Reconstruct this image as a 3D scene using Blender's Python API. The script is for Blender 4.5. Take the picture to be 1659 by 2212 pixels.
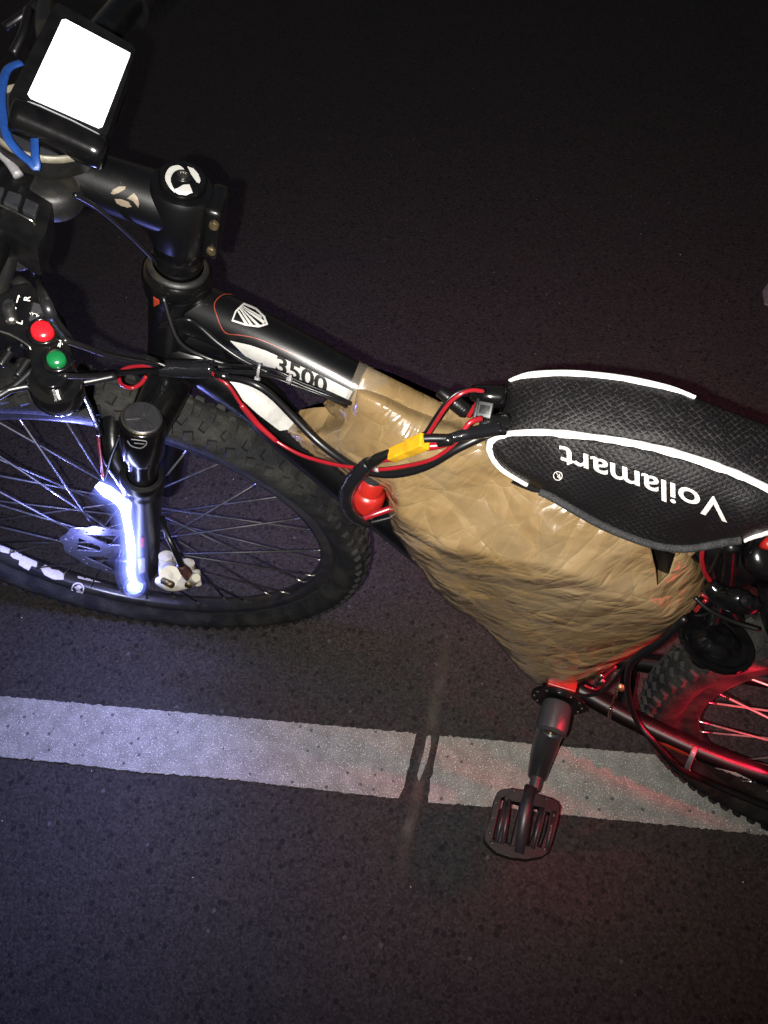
import bpy, bmesh, math, random
import numpy as np
from mathutils import Vector as V, Matrix, noise, geometry
from mathutils.bvhtree import BVHTree
R = math.radians
sc = bpy.context.scene
for o in list(bpy.data.objects): bpy.data.objects.remove(o)
col = sc.collection
random.seed(7)

# ------------------------------------------------------------------ camera
# solved from the known geometry of a mountain bike (x forward, y to its left, z up, metres)
CAM = V((0.060395, 0.386891, 1.154285))
CX = V((-0.939412, -0.33993, -0.044191))      # picture right
CY = V((-0.258014, 0.786059, -0.56173))       # picture down
CZ = V((0.225686, -0.516294, -0.82614))       # looking direction
FPX = 1553.39; PW, PH = 1659., 2212.          # focal length and size of the measuring grid
cam = bpy.data.objects.new('camera', bpy.data.cameras.new('camera')); col.objects.link(cam)
m = Matrix.Identity(4)
for i in range(3):
    m[i][0] = CX[i]; m[i][1] = -CY[i]; m[i][2] = -CZ[i]; m[i][3] = CAM[i]
cam.matrix_world = m
cam.data.sensor_fit = 'HORIZONTAL'; cam.data.sensor_width = 36; cam.data.lens = 36*FPX/PW
cam.data.clip_start = .02; cam.data.clip_end = 200
sc.camera = cam

# ------------------------------------------------------------------ night sky
w = bpy.data.worlds.new('World'); sc.world = w; w.use_nodes = True
nt = w.node_tree; bg = nt.nodes['Background']
sky = nt.nodes.new('ShaderNodeTexSky'); sky.sky_type = 'NISHITA'; sky.sun_disc = False
sky.sun_elevation = R(-1.5); sky.sun_rotation = R(120)
nt.links.new(sky.outputs[0], bg.inputs[0]); bg.inputs[1].default_value = .35
sc.view_settings.view_transform = 'Standard'; sc.view_settings.look = 'None'
sc.view_settings.exposure = 0; sc.view_settings.gamma = 1

# the phone's flash, a finger's width beside the lens
fl = bpy.data.lights.new('phone_flash', 'SPOT'); fl.energy = 60; fl.color = (1, .96, .90)
fl.spot_size = R(117); fl.spot_blend = 1.0; fl.shadow_soft_size = .0022
flo = bpy.data.objects.new('phone_flash', fl); col.objects.link(flo)
flo.matrix_world = Matrix.Translation(CAM - CX*.017 + CY*.006) @ Matrix.Rotation(R(12), 4, CX) @ m.to_3x3().to_4x4()

# ------------------------------------------------------------------ helpers
def ray(px, py): return (CX*((px-PW/2)/FPX) + CY*((py-PH/2)/FPX) + CZ)
def Y(px, py, y=0.):
    d = ray(px, py); return CAM + d*((y-CAM.y)/d.y)
def Z(px, py, z=0.):
    d = ray(px, py); return CAM + d*((z-CAM.z)/d.z)
def PLN(px, py, p, n):
    d = ray(px, py); return CAM + d*((p-CAM).dot(n)/d.dot(n))
def depth(p): return (p-CAM).dot(CZ)
def pxr(wpx, p): return .5*wpx*depth(p)/FPX     # half a width seen in the picture -> radius in metres
def proj(p):
    q = p-CAM; d = q.dot(CZ); return (FPX*q.dot(CX)/d+PW/2, FPX*q.dot(CY)/d+PH/2)

def newmesh(name, verts, faces, mat, parent=None, smooth=True):
    me = bpy.data.meshes.new(name); me.from_pydata([tuple(v) for v in verts], [], faces); me.update()
    bm = bmesh.new(); bm.from_mesh(me); bmesh.ops.recalc_face_normals(bm, faces=bm.faces); bm.to_mesh(me); bm.free()
    return link(name, me, mat, parent, smooth)
def link(name, me, mat, parent=None, smooth=True):
    if smooth: 
        for p in me.polygons: p.use_smooth = True
    if mat: me.materials.clear(); me.materials.append(mat)
    me.name = name
    o = bpy.data.objects.new(name, me); col.objects.link(o)
    if parent is not None:
        o.parent = parent
        a = V((0, 0, 0)); q = parent
        while q is not None: a += q.location; q = q.parent
        o.matrix_parent_inverse = Matrix.Translation(-a)
    return o
def thing(name, label, cat, loc, group=None):
    o = bpy.data.objects.new(name, None); o.empty_display_size = .02; col.objects.link(o); o.location = loc
    return tag(o, label, cat, group)
def tag(o, label, cat, group=None, kind=None):
    if label: o['label'] = label
    if cat: o['category'] = cat
    if group: o['group'] = group
    if kind: o['kind'] = kind
    return o

class MB:
    def __init__(s): s.v = []; s.f = []
    def add(s, vs, fs):
        n = len(s.v); s.v += [V(a) for a in vs]; s.f += [tuple(i+n for i in f) for f in fs]; return s
    def tube(s, pts, rad, seg=12, smooth=4, flat=None, cap=True):
        P = [V(p) for p in pts]; Rr = list(rad) if hasattr(rad, '__len__') else [rad]*len(P)
        if smooth and len(P) > 2: P, Rr = catmull(P, Rr, smooth)
        T = []
        for i in range(len(P)):
            a = P[max(i-1, 0)]; b = P[min(i+1, len(P)-1)]; T.append((b-a).normalized())
        n = T[0].orthogonal().normalized() if flat is None else (V(flat)-T[0]*V(flat).dot(T[0])).normalized()
        vs = []; fs = []
        for i, p in enumerate(P):
            n = (n - T[i]*n.dot(T[i])).normalized(); b = T[i].cross(n)
            for k in range(seg):
                a = 2*math.pi*k/seg
                r = Rr[i] if not isinstance(Rr[i], tuple) else None
                if r is None: vs.append(p + n*(math.cos(a)*Rr[i][0]) + b*(math.sin(a)*Rr[i][1]))
                else: vs.append(p + n*(math.cos(a)*r) + b*(math.sin(a)*r))
        for i in range(len(P)-1):
            for k in range(seg):
                k2 = (k+1) % seg; fs.append((i*seg+k, i*seg+k2, (i+1)*seg+k2, (i+1)*seg+k))
        if cap:
            fs.append(tuple(range(seg-1, -1, -1))); e = (len(P)-1)*seg; fs.append(tuple(range(e, e+seg)))
        return s.add(vs, fs)
    def lathe(s, o, ax, prof, seg=40):
        o = V(o); ax = V(ax).normalized(); n = ax.orthogonal().normalized(); b = ax.cross(n)
        vs = []; fs = []
        for r, h in prof:
            for k in range(seg):
                a = 2*math.pi*k/seg; vs.append(o + ax*h + (n*math.cos(a)+b*math.sin(a))*max(r, 1e-5))
        for i in range(len(prof)-1):
            for k in range(seg):
                k2 = (k+1) % seg; fs.append((i*seg+k, i*seg+k2, (i+1)*seg+k2, (i+1)*seg+k))
        return s.add(vs, fs)
    def box(s, c, ax, ay, az, bev=0.):
        c, ax, ay, az = V(c), V(ax), V(ay), V(az)
        if bev <= 0:
            vs = [c+ax*i+ay*j+az*k for i in (-1, 1) for j in (-1, 1) for k in (-1, 1)]
            return s.add(vs, [(0, 1, 3, 2), (4, 6, 7, 5), (0, 4, 5, 1), (2, 3, 7, 6), (0, 2, 6, 4), (1, 5, 7, 3)])
        bm = bmesh.new(); bmesh.ops.create_cube(bm, size=2)
        lx, ly, lz = ax.length, ay.length, az.length
        for v in bm.verts: v.co = V((v.co.x*lx, v.co.y*ly, v.co.z*lz))
        bmesh.ops.bevel(bm, geom=list(bm.edges), offset=bev, segments=3, affect='EDGES', profile=.6)
        bm.verts.index_update()
        X, Yy, Zz = ax.normalized(), ay.normalized(), az.normalized()
        vs = [c+X*v.co.x+Yy*v.co.y+Zz*v.co.z for v in bm.verts]; fs = [tuple(v.index for v in f.verts) for f in bm.faces]
        bm.free(); return s.add(vs, fs)
    def build(s, name, mat, parent=None, smooth=True, sharp=None):
        o = newmesh(name, s.v, s.f, mat, parent, smooth)
        if sharp:
            try: o.data.set_sharp_from_angle(angle=R(sharp))
            except Exception: pass
        return o
def catmull(P, Rr, n):
    out = []; rr = []
    for i in range(len(P)-1):
        p0 = P[max(i-1, 0)]; p1 = P[i]; p2 = P[i+1]; p3 = P[min(i+2, len(P)-1)]
        for k in range(n):
            t = k/n
            out.append(.5*((2*p1)+(p2-p0)*t+(2*p0-5*p1+4*p2-p3)*t*t+(3*p1-p0-3*p2+p3)*t**3))
            a, b = Rr[i], Rr[i+1]
            rr.append((a[0]*(1-t)+b[0]*t, a[1]*(1-t)+b[1]*t) if isinstance(a, tuple) else a*(1-t)+b*t)
    out.append(P[-1]); rr.append(Rr[-1]); return out, rr
def cable(name, pts, wpx, mat, parent=None, y=None, seg=10, r=None, smooth=5):
    """pts: (px, py, y) on the plane y"""
    P = [Y(a[0], a[1], a[2] if len(a) > 2 else y) for a in pts]
    ws = wpx if hasattr(wpx, '__len__') else [wpx]*len(P)
    Rr = [pxr(q, p) for q, p in zip(ws, P)]
    return MB().tube(P, Rr, seg, smooth).build(name, mat, parent)

# flat outlines and lettering, as fine meshes in picture-grid units
def fill2d(polys):
    cu = bpy.data.curves.new('c', 'CURVE'); cu.dimensions = '2D'; cu.fill_mode = 'BOTH'
    for po in polys:
        sp = cu.splines.new('POLY'); sp.points.add(len(po)-1); sp.use_cyclic_u = True
        for i, p in enumerate(po): sp.points[i].co = (p[0], p[1], 0, 1)
    return curve2pts(cu)
def curve2pts(cu):
    o = bpy.data.objects.new('c', cu); col.objects.link(o)
    dg = bpy.context.evaluated_depsgraph_get(); dg.update()
    me = bpy.data.meshes.new_from_object(o.evaluated_get(dg)); bpy.data.objects.remove(o); bpy.data.curves.remove(cu)
    bm = bmesh.new(); bm.from_mesh(me); bpy.data.meshes.remove(me)
    bmesh.ops.remove_doubles(bm, verts=bm.verts, dist=1e-4)
    return bm
def text2d(s, o, ux, uy, offset=0., space=1.):
    """letters whose baseline starts at o; ux, uy = one em along and up, in grid units"""
    cu = bpy.data.curves.new('t', 'FONT'); cu.body = s; cu.size = 1; cu.offset = offset; cu.resolution_u = 4; cu.space_character = space
    bm = curve2pts(cu)
    for v in bm.verts:
        x, y = v.co.x, v.co.y; v.co = V((o[0]+ux[0]*x+uy[0]*y, o[1]+ux[1]*x+uy[1]*y, 0))
    return bm
def refine(bm, L):
    bmesh.ops.triangulate(bm, faces=bm.faces)
    for _ in range(6):
        es = [e for e in bm.edges if e.calc_length() > L]
        if not es: break
        bmesh.ops.subdivide_edges(bm, edges=es, cuts=1, use_grid_fill=False)
        bmesh.ops.triangulate(bm, faces=bm.faces)
def bvh(objs):
    vs = []; fs = []
    for o in objs:
        n = len(vs); vs += [v.co.copy() for v in o.data.vertices]; fs += [tuple(i+n for i in p.vertices) for p in o.data.polygons]
    return BVHTree.FromPolygons(vs, fs)
def decal(name, bm, surf, mat, parent, off=.0006, L=9.):
    """lay a flat outline on the surface it is printed on"""
    refine(bm, L); bad = []; last = None
    for v in bm.verts:
        d = ray(v.co.x, v.co.y).normalized()
        h = surf.ray_cast(CAM, d)
        if h[0] is None: bad.append(v); continue
        n = h[1] if h[1].dot(d) < 0 else -h[1]
        v.co = h[0] + n*off; 
    bmesh.ops.delete(bm, geom=bad, context='VERTS')
    me = bpy.data.meshes.new(name); bm.to_mesh(me); bm.free()
    return link(name, me, mat, parent, True)
def stroke(pts, ws, n=6, closed=False):
    P = [V((p[0], p[1], 0)) for p in pts]; W = list(ws) if hasattr(ws, '__len__') else [ws]*len(P)
    if n > 1 and len(P) > 2: P, W = catmull(P, W, n)
    a = []; b = []
    for i, p in enumerate(P):
        t = (P[min(i+1, len(P)-1)]-P[max(i-1, 0)]).normalized(); q = V((-t.y, t.x, 0))*W[i]*.5
        a.append(p+q); b.append(p-q)
    return a + b[::-1]
def ellipse(cx, cy, a, b, rot=0, n=32, t0=0, t1=360):
    c, s = math.cos(R(rot)), math.sin(R(rot)); out = []
    for i in range(n):
        t = R(t0+(t1-t0)*i/(n if t1-t0 == 360 else n-1)); x, y = a*math.cos(t), b*math.sin(t); out.append((cx+x*c-y*s, cy+x*s+y*c))
    return out
def prism(name, bm, fpos, down, mat, parent, bev=0, L=1e9):
    """outline -> surface point fpos(px,py), thickness along the vector down"""
    if L < 1e8: refine(bm, L)
    for v in bm.verts: v.co = fpos(v.co.x, v.co.y)
    r = bmesh.ops.extrude_face_region(bm, geom=list(bm.faces))
    for g in r['geom']:
        if isinstance(g, bmesh.types.BMVert): g.co += V(down)
    bmesh.ops.recalc_face_normals(bm, faces=bm.faces)
    me = bpy.data.meshes.new(name); bm.to_mesh(me); bm.free()
    return link(name, me, mat, parent, False)

# ------------------------------------------------------------------ materials
def mat(name, c, rough=.5, metal=0., spec=.5, nscale=0, namt=0., c2=None, bump=0., bscale=60, coat=0., emit=None, es=0., detail=4., thr=(.4, .6)):
    m = bpy.data.materials.new(name); m.use_nodes = True; N = m.node_tree; b = N.nodes['Principled BSDF']
    b.inputs['Base Color'].default_value = (*c, 1); b.inputs['Roughness'].default_value = rough; b.inputs['Metallic'].default_value = metal
    b.inputs['Specular IOR Level'].default_value = spec; b.inputs['Coat Weight'].default_value = coat; b.inputs['Coat Roughness'].default_value = .08
    tc = N.nodes.new('ShaderNodeTexCoord')
    if c2 is not None:
        n = N.nodes.new('ShaderNodeTexNoise'); n.inputs['Scale'].default_value = nscale; n.inputs['Detail'].default_value = detail
        N.links.new(tc.outputs['Object'], n.inputs['Vector'])
        r = N.nodes.new('ShaderNodeValToRGB'); r.color_ramp.elements[0].position = thr[0]; r.color_ramp.elements[1].position = thr[1]
        r.color_ramp.elements[0].color = (*c, 1); r.color_ramp.elements[1].color = (*c2, 1)
        N.links.new(n.outputs[0], r.inputs[0]); N.links.new(r.outputs[0], b.inputs['Base Color'])
    if bump:
        n = N.nodes.new('ShaderNodeTexNoise'); n.inputs['Scale'].default_value = bscale; n.inputs['Detail'].default_value = 3
        N.links.new(tc.outputs['Object'], n.inputs['Vector'])
        k = N.nodes.new('ShaderNodeBump'); k.inputs['Strength'].default_value = bump; k.inputs['Distance'].default_value = .002
        N.links.new(n.outputs[0], k.inputs['Height']); N.links.new(k.outputs[0], b.inputs['Normal'])
    if emit: b.inputs['Emission Color'].default_value = (*emit, 1); b.inputs['Emission Strength'].default_value = es
    return m
M = {}
M['frame'] = mat('satin_black_paint', (.0016, .0016, .0019), .34, spec=.32, nscale=70, detail=9, thr=(.58, .85), c2=(.006, .0056, .005), bump=.03, bscale=900)
M['gloss'] = mat('gloss_black', (.0018, .0018, .0022), .16, spec=.35, nscale=90, c2=(.0032, .003, .003), bump=.05, bscale=120)
M['plastic'] = mat('black_plastic', (.0022, .0022, .0026), .32, spec=.3, nscale=80, c2=(.0042, .004, .004), bump=.08, bscale=300)
M['dusty'] = mat('dusty_black', (.004, .004, .004), .5, spec=.35, nscale=45, c2=(.022, .019, .013), bump=.15, bscale=200, thr=(.5, .8))
M['grey'] = mat('dark_grey', (.010, .0102, .012), .4, nscale=200, c2=(.015, .015, .017))
M['cable'] = mat('black_cable', (.003, .003, .0035), .36, spec=.4, bump=.05, bscale=80)
M['shrink'] = mat('shrink_tube', (.004, .004, .004), .2, spec=.6, bump=.5, bscale=90)
M['tape'] = mat('electrical_tape', (.005, .005, .006), .18, spec=.6, bump=.6, bscale=110)
M['red'] = mat('red_insulation', (.20, .006, .011), .3, spec=.5, nscale=60, c2=(.16, .005, .009), bump=.05)
M['redcap'] = mat('red_plastic', (.26, .010, .006), .32, spec=.5, nscale=90, c2=(.21, .009, .006), bump=.05, bscale=200)
M['yellow'] = mat('yellow_nylon', (.42, .24, .008), .35, nscale=120, c2=(.35, .19, .007), bump=.05)
M['white'] = mat('white_ink', (.30, .295, .28), .4, nscale=150, c2=(.24, .235, .22), thr=(.5, .8))
M['whiteink'] = mat('bag_ink', (.5, .47, .45), .5, nscale=300, c2=(.42, .4, .38))
M['orange'] = mat('orange_line', (.20, .022, .008), .4, nscale=150, c2=(.16, .02, .007))
M['beige'] = mat('champagne_ink', (.16, .125, .09), .35, metal=.3, nscale=150, c2=(.12, .1, .07))
M['blackink'] = mat('black_ink', (.008, .008, .008), .4, nscale=100, c2=(.011, .011, .011))
M['steel'] = mat('steel', (.45, .43, .4), .28, metal=1, nscale=200, c2=(.3, .28, .25), bump=.1, bscale=400)
M['spoke'] = mat('blackened_spoke', (.045, .045, .05), .45, metal=.2, nscale=100, c2=(.03, .03, .03))
M['brass'] = mat('tarnished_bolt', (.15, .115, .055), .4, metal=.8, nscale=200, c2=(.06, .048, .03), bump=.2, bscale=500)
M['steelspoke'] = mat('steel_spoke', (.30, .29, .28), .35, metal=.35, nscale=100, c2=(.22, .21, .2))
M['rotor'] = mat('brushed_steel', (.13, .13, .14), .4, metal=.85, nscale=300, c2=(.08, .08, .08))
M['caliper'] = mat('dirty_white_paint', (.34, .32, .27), .42, nscale=70, c2=(.09, .075, .05), bump=.1, bscale=200, thr=(.52, .75))
M['crank'] = mat('dark_anodised', (.030, .030, .034), .36, metal=.2, spec=.5, nscale=60, c2=(.035, .034, .036), bump=.04, bscale=300)
M['tyre'] = mat('tyre_rubber', (.008, .008, .009), .75, spec=.2, nscale=34, c2=(.026, .026, .022), bump=.7, bscale=260, detail=8, thr=(.42, .7))
M['rim'] = mat('black_rim', (.010, .010, .012), .3, spec=.45, nscale=60, c2=(.02, .019, .017), bump=.04, bscale=200)
M['rubberband'] = mat('blue_rubber', (.005, .034, .16), .5, nscale=200, c2=(.004, .028, .13), bump=.1, bscale=300)
M['cream'] = mat('cream_edge', (.12, .11, .08), .5, nscale=150, c2=(.09, .08, .06), bump=.2, bscale=300)
M['slate'] = mat('dark_lens', (.010, .0105, .014), .5, nscale=40, c2=(.014, .015, .019), bump=.1, bscale=250)
M['nylon'] = mat('clear_nylon', (.18, .175, .18), .35, nscale=150, c2=(.13, .125, .135))
M['btnred'] = mat('red_button', (.36, .006, .010), .2, spec=.6, nscale=50, c2=(.33, .006, .010))
M['btngreen'] = mat('green_button', (.003, .075, .02), .2, spec=.6, nscale=50, c2=(.003, .065, .018))
M['reflect'] = mat('silver_reflective_tape', (.95, .93, .9), .35, spec=1., nscale=500, c2=(.9, .89, .86), bump=.05, bscale=900)
M['screen'] = mat('lit_screen', (.8, .8, .8), .3, emit=(.97, .98, 1), es=1.6)
M['led'] = mat('white_leds', (.8, .8, .8), .3, emit=(.66, .72, 1), es=14)
M['redled'] = mat('red_leds', (.8, .1, .1), .3, emit=(1, .015, .05), es=8)
M['shoe'] = mat('brown_rubber', (.05, .02, .018), .4, nscale=90, c2=(.03, .013, .012))
M['zipper'] = mat('zipper_tape', (.004, .004, .0045), .7, nscale=400, c2=(.011, .011, .012), bump=.6, bscale=900)

def nodes(m): N = m.node_tree; return N, N.nodes['Principled BSDF'], N.nodes.new, N.links.new
def mathn(N, op, a, b=None, c=None):
    n = N.nodes.new('ShaderNodeMath'); n.operation = op
    for i, x in enumerate((a, b, c)):
        if x is None: continue
        if isinstance(x, (int, float)): n.inputs[i].default_value = x
        else: N.links.new(x, n.inputs[i])
    return n.outputs[0]
def ramp(N, src, els):
    r = N.nodes.new('ShaderNodeValToRGB'); e = r.color_ramp.elements
    while len(e) < len(els): e.new(.5)
    for i, (p, c) in enumerate(els): e[i].position = p; e[i].color = (*c, 1) if len(c) == 3 else c
    N.links.new(src, r.inputs[0]); return r.outputs[0]
def mix(N, f, a, b, mode='MIX'):
    n = N.nodes.new('ShaderNodeMix'); n.data_type = 'RGBA'; n.blend_type = mode
    for s, x in (('Factor', f), ('A', a), ('B', b)):
        i = [q for q in n.inputs if q.name == s and (q.type == ('VALUE' if s == 'Factor' else 'RGBA'))][0]
        if isinstance(x, (int, float)): i.default_value = x
        elif isinstance(x, tuple): i.default_value = (*x, 1)
        else: N.links.new(x, i)
    return [q for q in n.outputs if q.type == 'RGBA'][0]
def noise_n(N, v, s, d=4, rgh=.5):
    n = N.nodes.new('ShaderNodeTexNoise'); n.inputs['Scale'].default_value = s; n.inputs['Detail'].default_value = d; n.inputs['Roughness'].default_value = rgh
    N.links.new(v, n.inputs['Vector']); return n
def voro(N, v, s, feat='F1', rnd=1):
    n = N.nodes.new('ShaderNodeTexVoronoi'); n.feature = feat; n.inputs['Scale'].default_value = s; n.inputs['Randomness'].default_value = rnd
    N.links.new(v, n.inputs['Vector']); return n

def asphalt():
    m = mat('asphalt', (.04, .036, .038), .8); N, b, new, ln = nodes(m)
    tc = new('ShaderNodeTexCoord').outputs['Object']
    st = voro(N, tc, 300); cr = N.nodes.new('ShaderNodeSeparateColor'); ln(st.outputs['Color'], cr.inputs[0])
    base = ramp(N, cr.outputs[0], [(0, (.018, .0165, .0158)), (.35, (.029, .0262, .0252)), (.7, (.038, .0345, .033)), (1, (.052, .047, .045))])
    big = noise_n(N, tc, 9, 5).outputs[0]
    base = mix(N, ramp(N, big, [(.3, (0, 0, 0)), (.7, (1, 1, 1))]), base, mix(N, 1., base, (1.16, 1.07, 1.04), 'MULTIPLY'))
    fine = noise_n(N, tc, 420, 3, .7).outputs[0]
    base = mix(N, 1., base, ramp(N, fine, [(.3, (.55, .55, .55)), (.7, (1.0, 1.0, 1.0))]), 'MULTIPLY')
    pit = voro(N, tc, 88); ps = N.nodes.new('ShaderNodeSeparateColor'); ln(pit.outputs['Color'], ps.inputs[0])
    pm = mathn(N, 'MULTIPLY', mathn(N, 'LESS_THAN', pit.outputs['Distance'], mathn(N, 'MULTIPLY', ps.outputs[0], .42)), mathn(N, 'GREATER_THAN', ps.outputs[1], .5))
    base = mix(N, mathn(N, 'MULTIPLY', pm, .75), base, (.006, .006, .006))
    wv_ = new('ShaderNodeVectorMath'); wv_.operation = 'MULTIPLY_ADD'; wv_.inputs[1].default_value = (.006, .006, 0); ln(noise_n(N, tc, 260, 2).outputs['Color'], wv_.inputs[0]); ln(tc, wv_.inputs[2]); tw = wv_.outputs[0]
    gl = voro(N, tw, 66); gs = N.nodes.new('ShaderNodeSeparateColor'); ln(gl.outputs['Color'], gs.inputs[0])
    gm = mathn(N, 'MULTIPLY', mathn(N, 'LESS_THAN', gl.outputs['Distance'], .055), mathn(N, 'GREATER_THAN', gs.outputs[0], .972))
    base = mix(N, gm, base, (.8, .78, .74))  # rare glints painted into the colour as pale specks
    ch = voro(N, tw, 48); cs = N.nodes.new('ShaderNodeSeparateColor'); ln(ch.outputs['Color'], cs.inputs[0])
    cm = mathn(N, 'MULTIPLY', mathn(N, 'LESS_THAN', ch.outputs['Distance'], .13), mathn(N, 'GREATER_THAN', cs.outputs[2], .986))
    base = mix(N, mathn(N, 'MULTIPLY', cm, .7), base, (.09, .085, .09))
    ln(base, b.inputs['Base Color'])
    h = mathn(N, 'SUBTRACT', mathn(N, 'ADD', mathn(N, 'MULTIPLY', st.outputs['Distance'], -.8), fine), mathn(N, 'MULTIPLY', pm, 1.2))
    k = new('ShaderNodeBump'); k.inputs['Strength'].default_value = .55; k.inputs['Distance'].default_value = .0022
    ln(h, k.inputs['Height']); ln(k.outputs[0], b.inputs['Normal'])
    b.inputs['Specular IOR Level'].default_value = .25
    return m
M['asphalt'] = asphalt()
def paint():
    m = mat('worn_road_paint', (.4, .4, .38), .6); N, b, new, ln = nodes(m)
    tc = new('ShaderNodeTexCoord').outputs['Object']
    f = noise_n(N, tc, 520, 4, .8).outputs[0]; g = noise_n(N, tc, 40, 5, .6).outputs[0]
    base = ramp(N, f, [(.30, (.07, .066, .058)), (.44, (.20, .19, .17)), (.56, (.31, .30, .27)), (.63, (.42, .41, .38)), (.69, (.95, .95, .9))])  # brightest stop paints sparkle into the colour
    base = mix(N, 1., base, ramp(N, g, [(.3, (.62, .61, .59)), (.7, (1.02, 1.02, 1.0))]), 'MULTIPLY')
    pit = voro(N, tc, 95); ps = N.nodes.new('ShaderNodeSeparateColor'); ln(pit.outputs['Color'], ps.inputs[0])
    pm = mathn(N, 'MULTIPLY', mathn(N, 'LESS_THAN', pit.outputs['Distance'], .26), mathn(N, 'GREATER_THAN', ps.outputs[1], .86))
    base = mix(N, mathn(N, 'MULTIPLY', pm, .85), base, (.04, .038, .035))
    sp = voro(N, tc, 620); ss = N.nodes.new('ShaderNodeSeparateColor'); ln(sp.outputs['Color'], ss.inputs[0])
    sm = mathn(N, 'MULTIPLY', mathn(N, 'LESS_THAN', sp.outputs['Distance'], .35), mathn(N, 'GREATER_THAN', ss.outputs[0], .90))
    base = mix(N, sm, base, (.80, .80, .76))  # bright dots are painted glitter of the glass beads
    ln(base, b.inputs['Base Color'])
    k = new('ShaderNodeBump'); k.inputs['Strength'].default_value = .5; k.inputs['Distance'].default_value = .0015
    ln(mathn(N, 'SUBTRACT', f, pm), k.inputs['Height']); ln(k.outputs[0], b.inputs['Normal'])
    return m
M['paint'] = paint()
def streak():
    m = mat('joint_filler', (.06, .055, .048), .8); N, b, new, ln = nodes(m)
    tc = new('ShaderNodeTexCoord').outputs['Object']
    f = noise_n(N, tc, 300, 4, .8).outputs[0]; g = noise_n(N, tc, 30, 5, .6).outputs[0]
    ln(ramp(N, f, [(.35, (.035, .030, .024)), (.6, (.085, .073, .058))]), b.inputs['Base Color'])
    at = new('ShaderNodeAttribute'); at.attribute_name = 'wear'
    ln(mathn(N, 'MULTIPLY', mathn(N, 'MULTIPLY', at.outputs['Fac'], .95), ramp(N, g, [(.30, (.25, .25, .25)), (.62, (1, 1, 1))])), b.inputs['Alpha'])
    return m
M['streak'] = streak()
def brown():
    m = mat('brown_packing_tape', (.2, .13, .06), .2); N, b, new, ln = nodes(m)
    tc = new('ShaderNodeTexCoord').outputs['Object']
    def frame_(deg, st, s_, dist=.02, seed=0.):
        r_ = new('ShaderNodeVectorRotate'); r_.rotation_type = 'Y_AXIS'; r_.inputs['Angle'].default_value = R(deg); ln(tc, r_.inputs['Vector'])
        mp = new('ShaderNodeMapping'); mp.inputs['Location'].default_value = (seed, 0, seed); mp.inputs['Scale'].default_value = (1, .25, st); ln(r_.outputs[0], mp.inputs[0])
        nz_ = noise_n(N, tc, s_, 2); vm = new('ShaderNodeVectorMath'); vm.operation = 'MULTIPLY_ADD'; vm.inputs[1].default_value = (dist, dist*.3, dist)
        ln(nz_.outputs['Color'], vm.inputs[0]); ln(mp.outputs[0], vm.inputs[2]); return vm.outputs[0]
    f1 = frame_(-32, 2.1, 9, .04); f2 = frame_(-70, 2.6, 12, .035, 3.); f3 = frame_(10, 2.2, 16, .03, 7.); f4 = frame_(-48, 3.2, 24, .022, 5.)
    tone = noise_n(N, f1, 9, 4, .5).outputs[0]
    base = ramp(N, tone, [(.3, (.118, .076, .031)), (.5, (.156, .104, .048)), (.62, (.18, .125, .063)), (.75, (.20, .145, .082))])
    cell = voro(N, f1, 17); cs = new('ShaderNodeSeparateColor'); ln(cell.outputs['Color'], cs.inputs[0])
    base = mix(N, 1., base, ramp(N, cs.outputs[0], [(0, (.86, .85, .84)), (1, (1.1, 1.1, 1.12))]), 'MULTIPLY')
    hs_ = []; cre = None
    for k_, (f, sc_, am) in enumerate(((f1, 8, .8), (f2, 13, .75), (f3, 22, .6), (f4, 40, .5))):
        v = voro(N, f, sc_, 'DISTANCE_TO_EDGE'); g = noise_n(N, tc, 17+k_*5, 2).outputs[0]
        msk = ramp(N, g, [(.42, (0, 0, 0)), (.6, (1, 1, 1))])
        h = mathn(N, 'MULTIPLY', mathn(N, 'MULTIPLY', mathn(N, 'POWER', mathn(N, 'MINIMUM', v.outputs[0], .3), .8), am*7/sc_*3.2), mathn(N, 'ADD', msk, .25)); hs_.append(h)
        line = mathn(N, 'MULTIPLY', mathn(N, 'LESS_THAN', v.outputs[0], .009), msk)
        cre = line if cre is None else mathn(N, 'MAXIMUM', cre, line)
    base = mix(N, mathn(N, 'MULTIPLY', cre, .22), base, (.24, .19, .10))
    ln(base, b.inputs['Base Color']); PKC = True
    b.inputs['Roughness'].default_value = .3; b.inputs['Specular IOR Level'].default_value = .35; b.inputs['Coat Weight'].default_value = .45; b.inputs['Coat Roughness'].default_value = .07
    h = hs_[0]
    for q in hs_[1:]: h = mathn(N, 'ADD', h, q)
    sm = noise_n(N, f2, 30, 2).outputs[0]
    k = new('ShaderNodeBump'); k.inputs['Strength'].default_value = .5; k.inputs['Distance'].default_value = .0085
    ln(mathn(N, 'ADD', h, mathn(N, 'MULTIPLY', sm, .25)), k.inputs['Height']); ln(k.outputs[0], b.inputs['Normal']); ln(k.outputs[0], b.inputs['Coat Normal'])
    return m
M['brown'] = brown()
def clear():
    m = mat('clear_packing_tape', (.2, .17, .13), .12); N, b, new, ln = nodes(m)
    b.inputs['Alpha'].default_value = .28
    tc = new('ShaderNodeTexCoord').outputs['Object']
    c1 = noise_n(N, tc, 70, 3, .55)
    k = new('ShaderNodeBump'); k.inputs['Strength'].default_value = .4; k.inputs['Distance'].default_value = .004
    ln(c1.outputs[0], k.inputs['Height']); ln(k.outputs[0], b.inputs['Normal'])
    return m
M['clear'] = clear()
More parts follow.
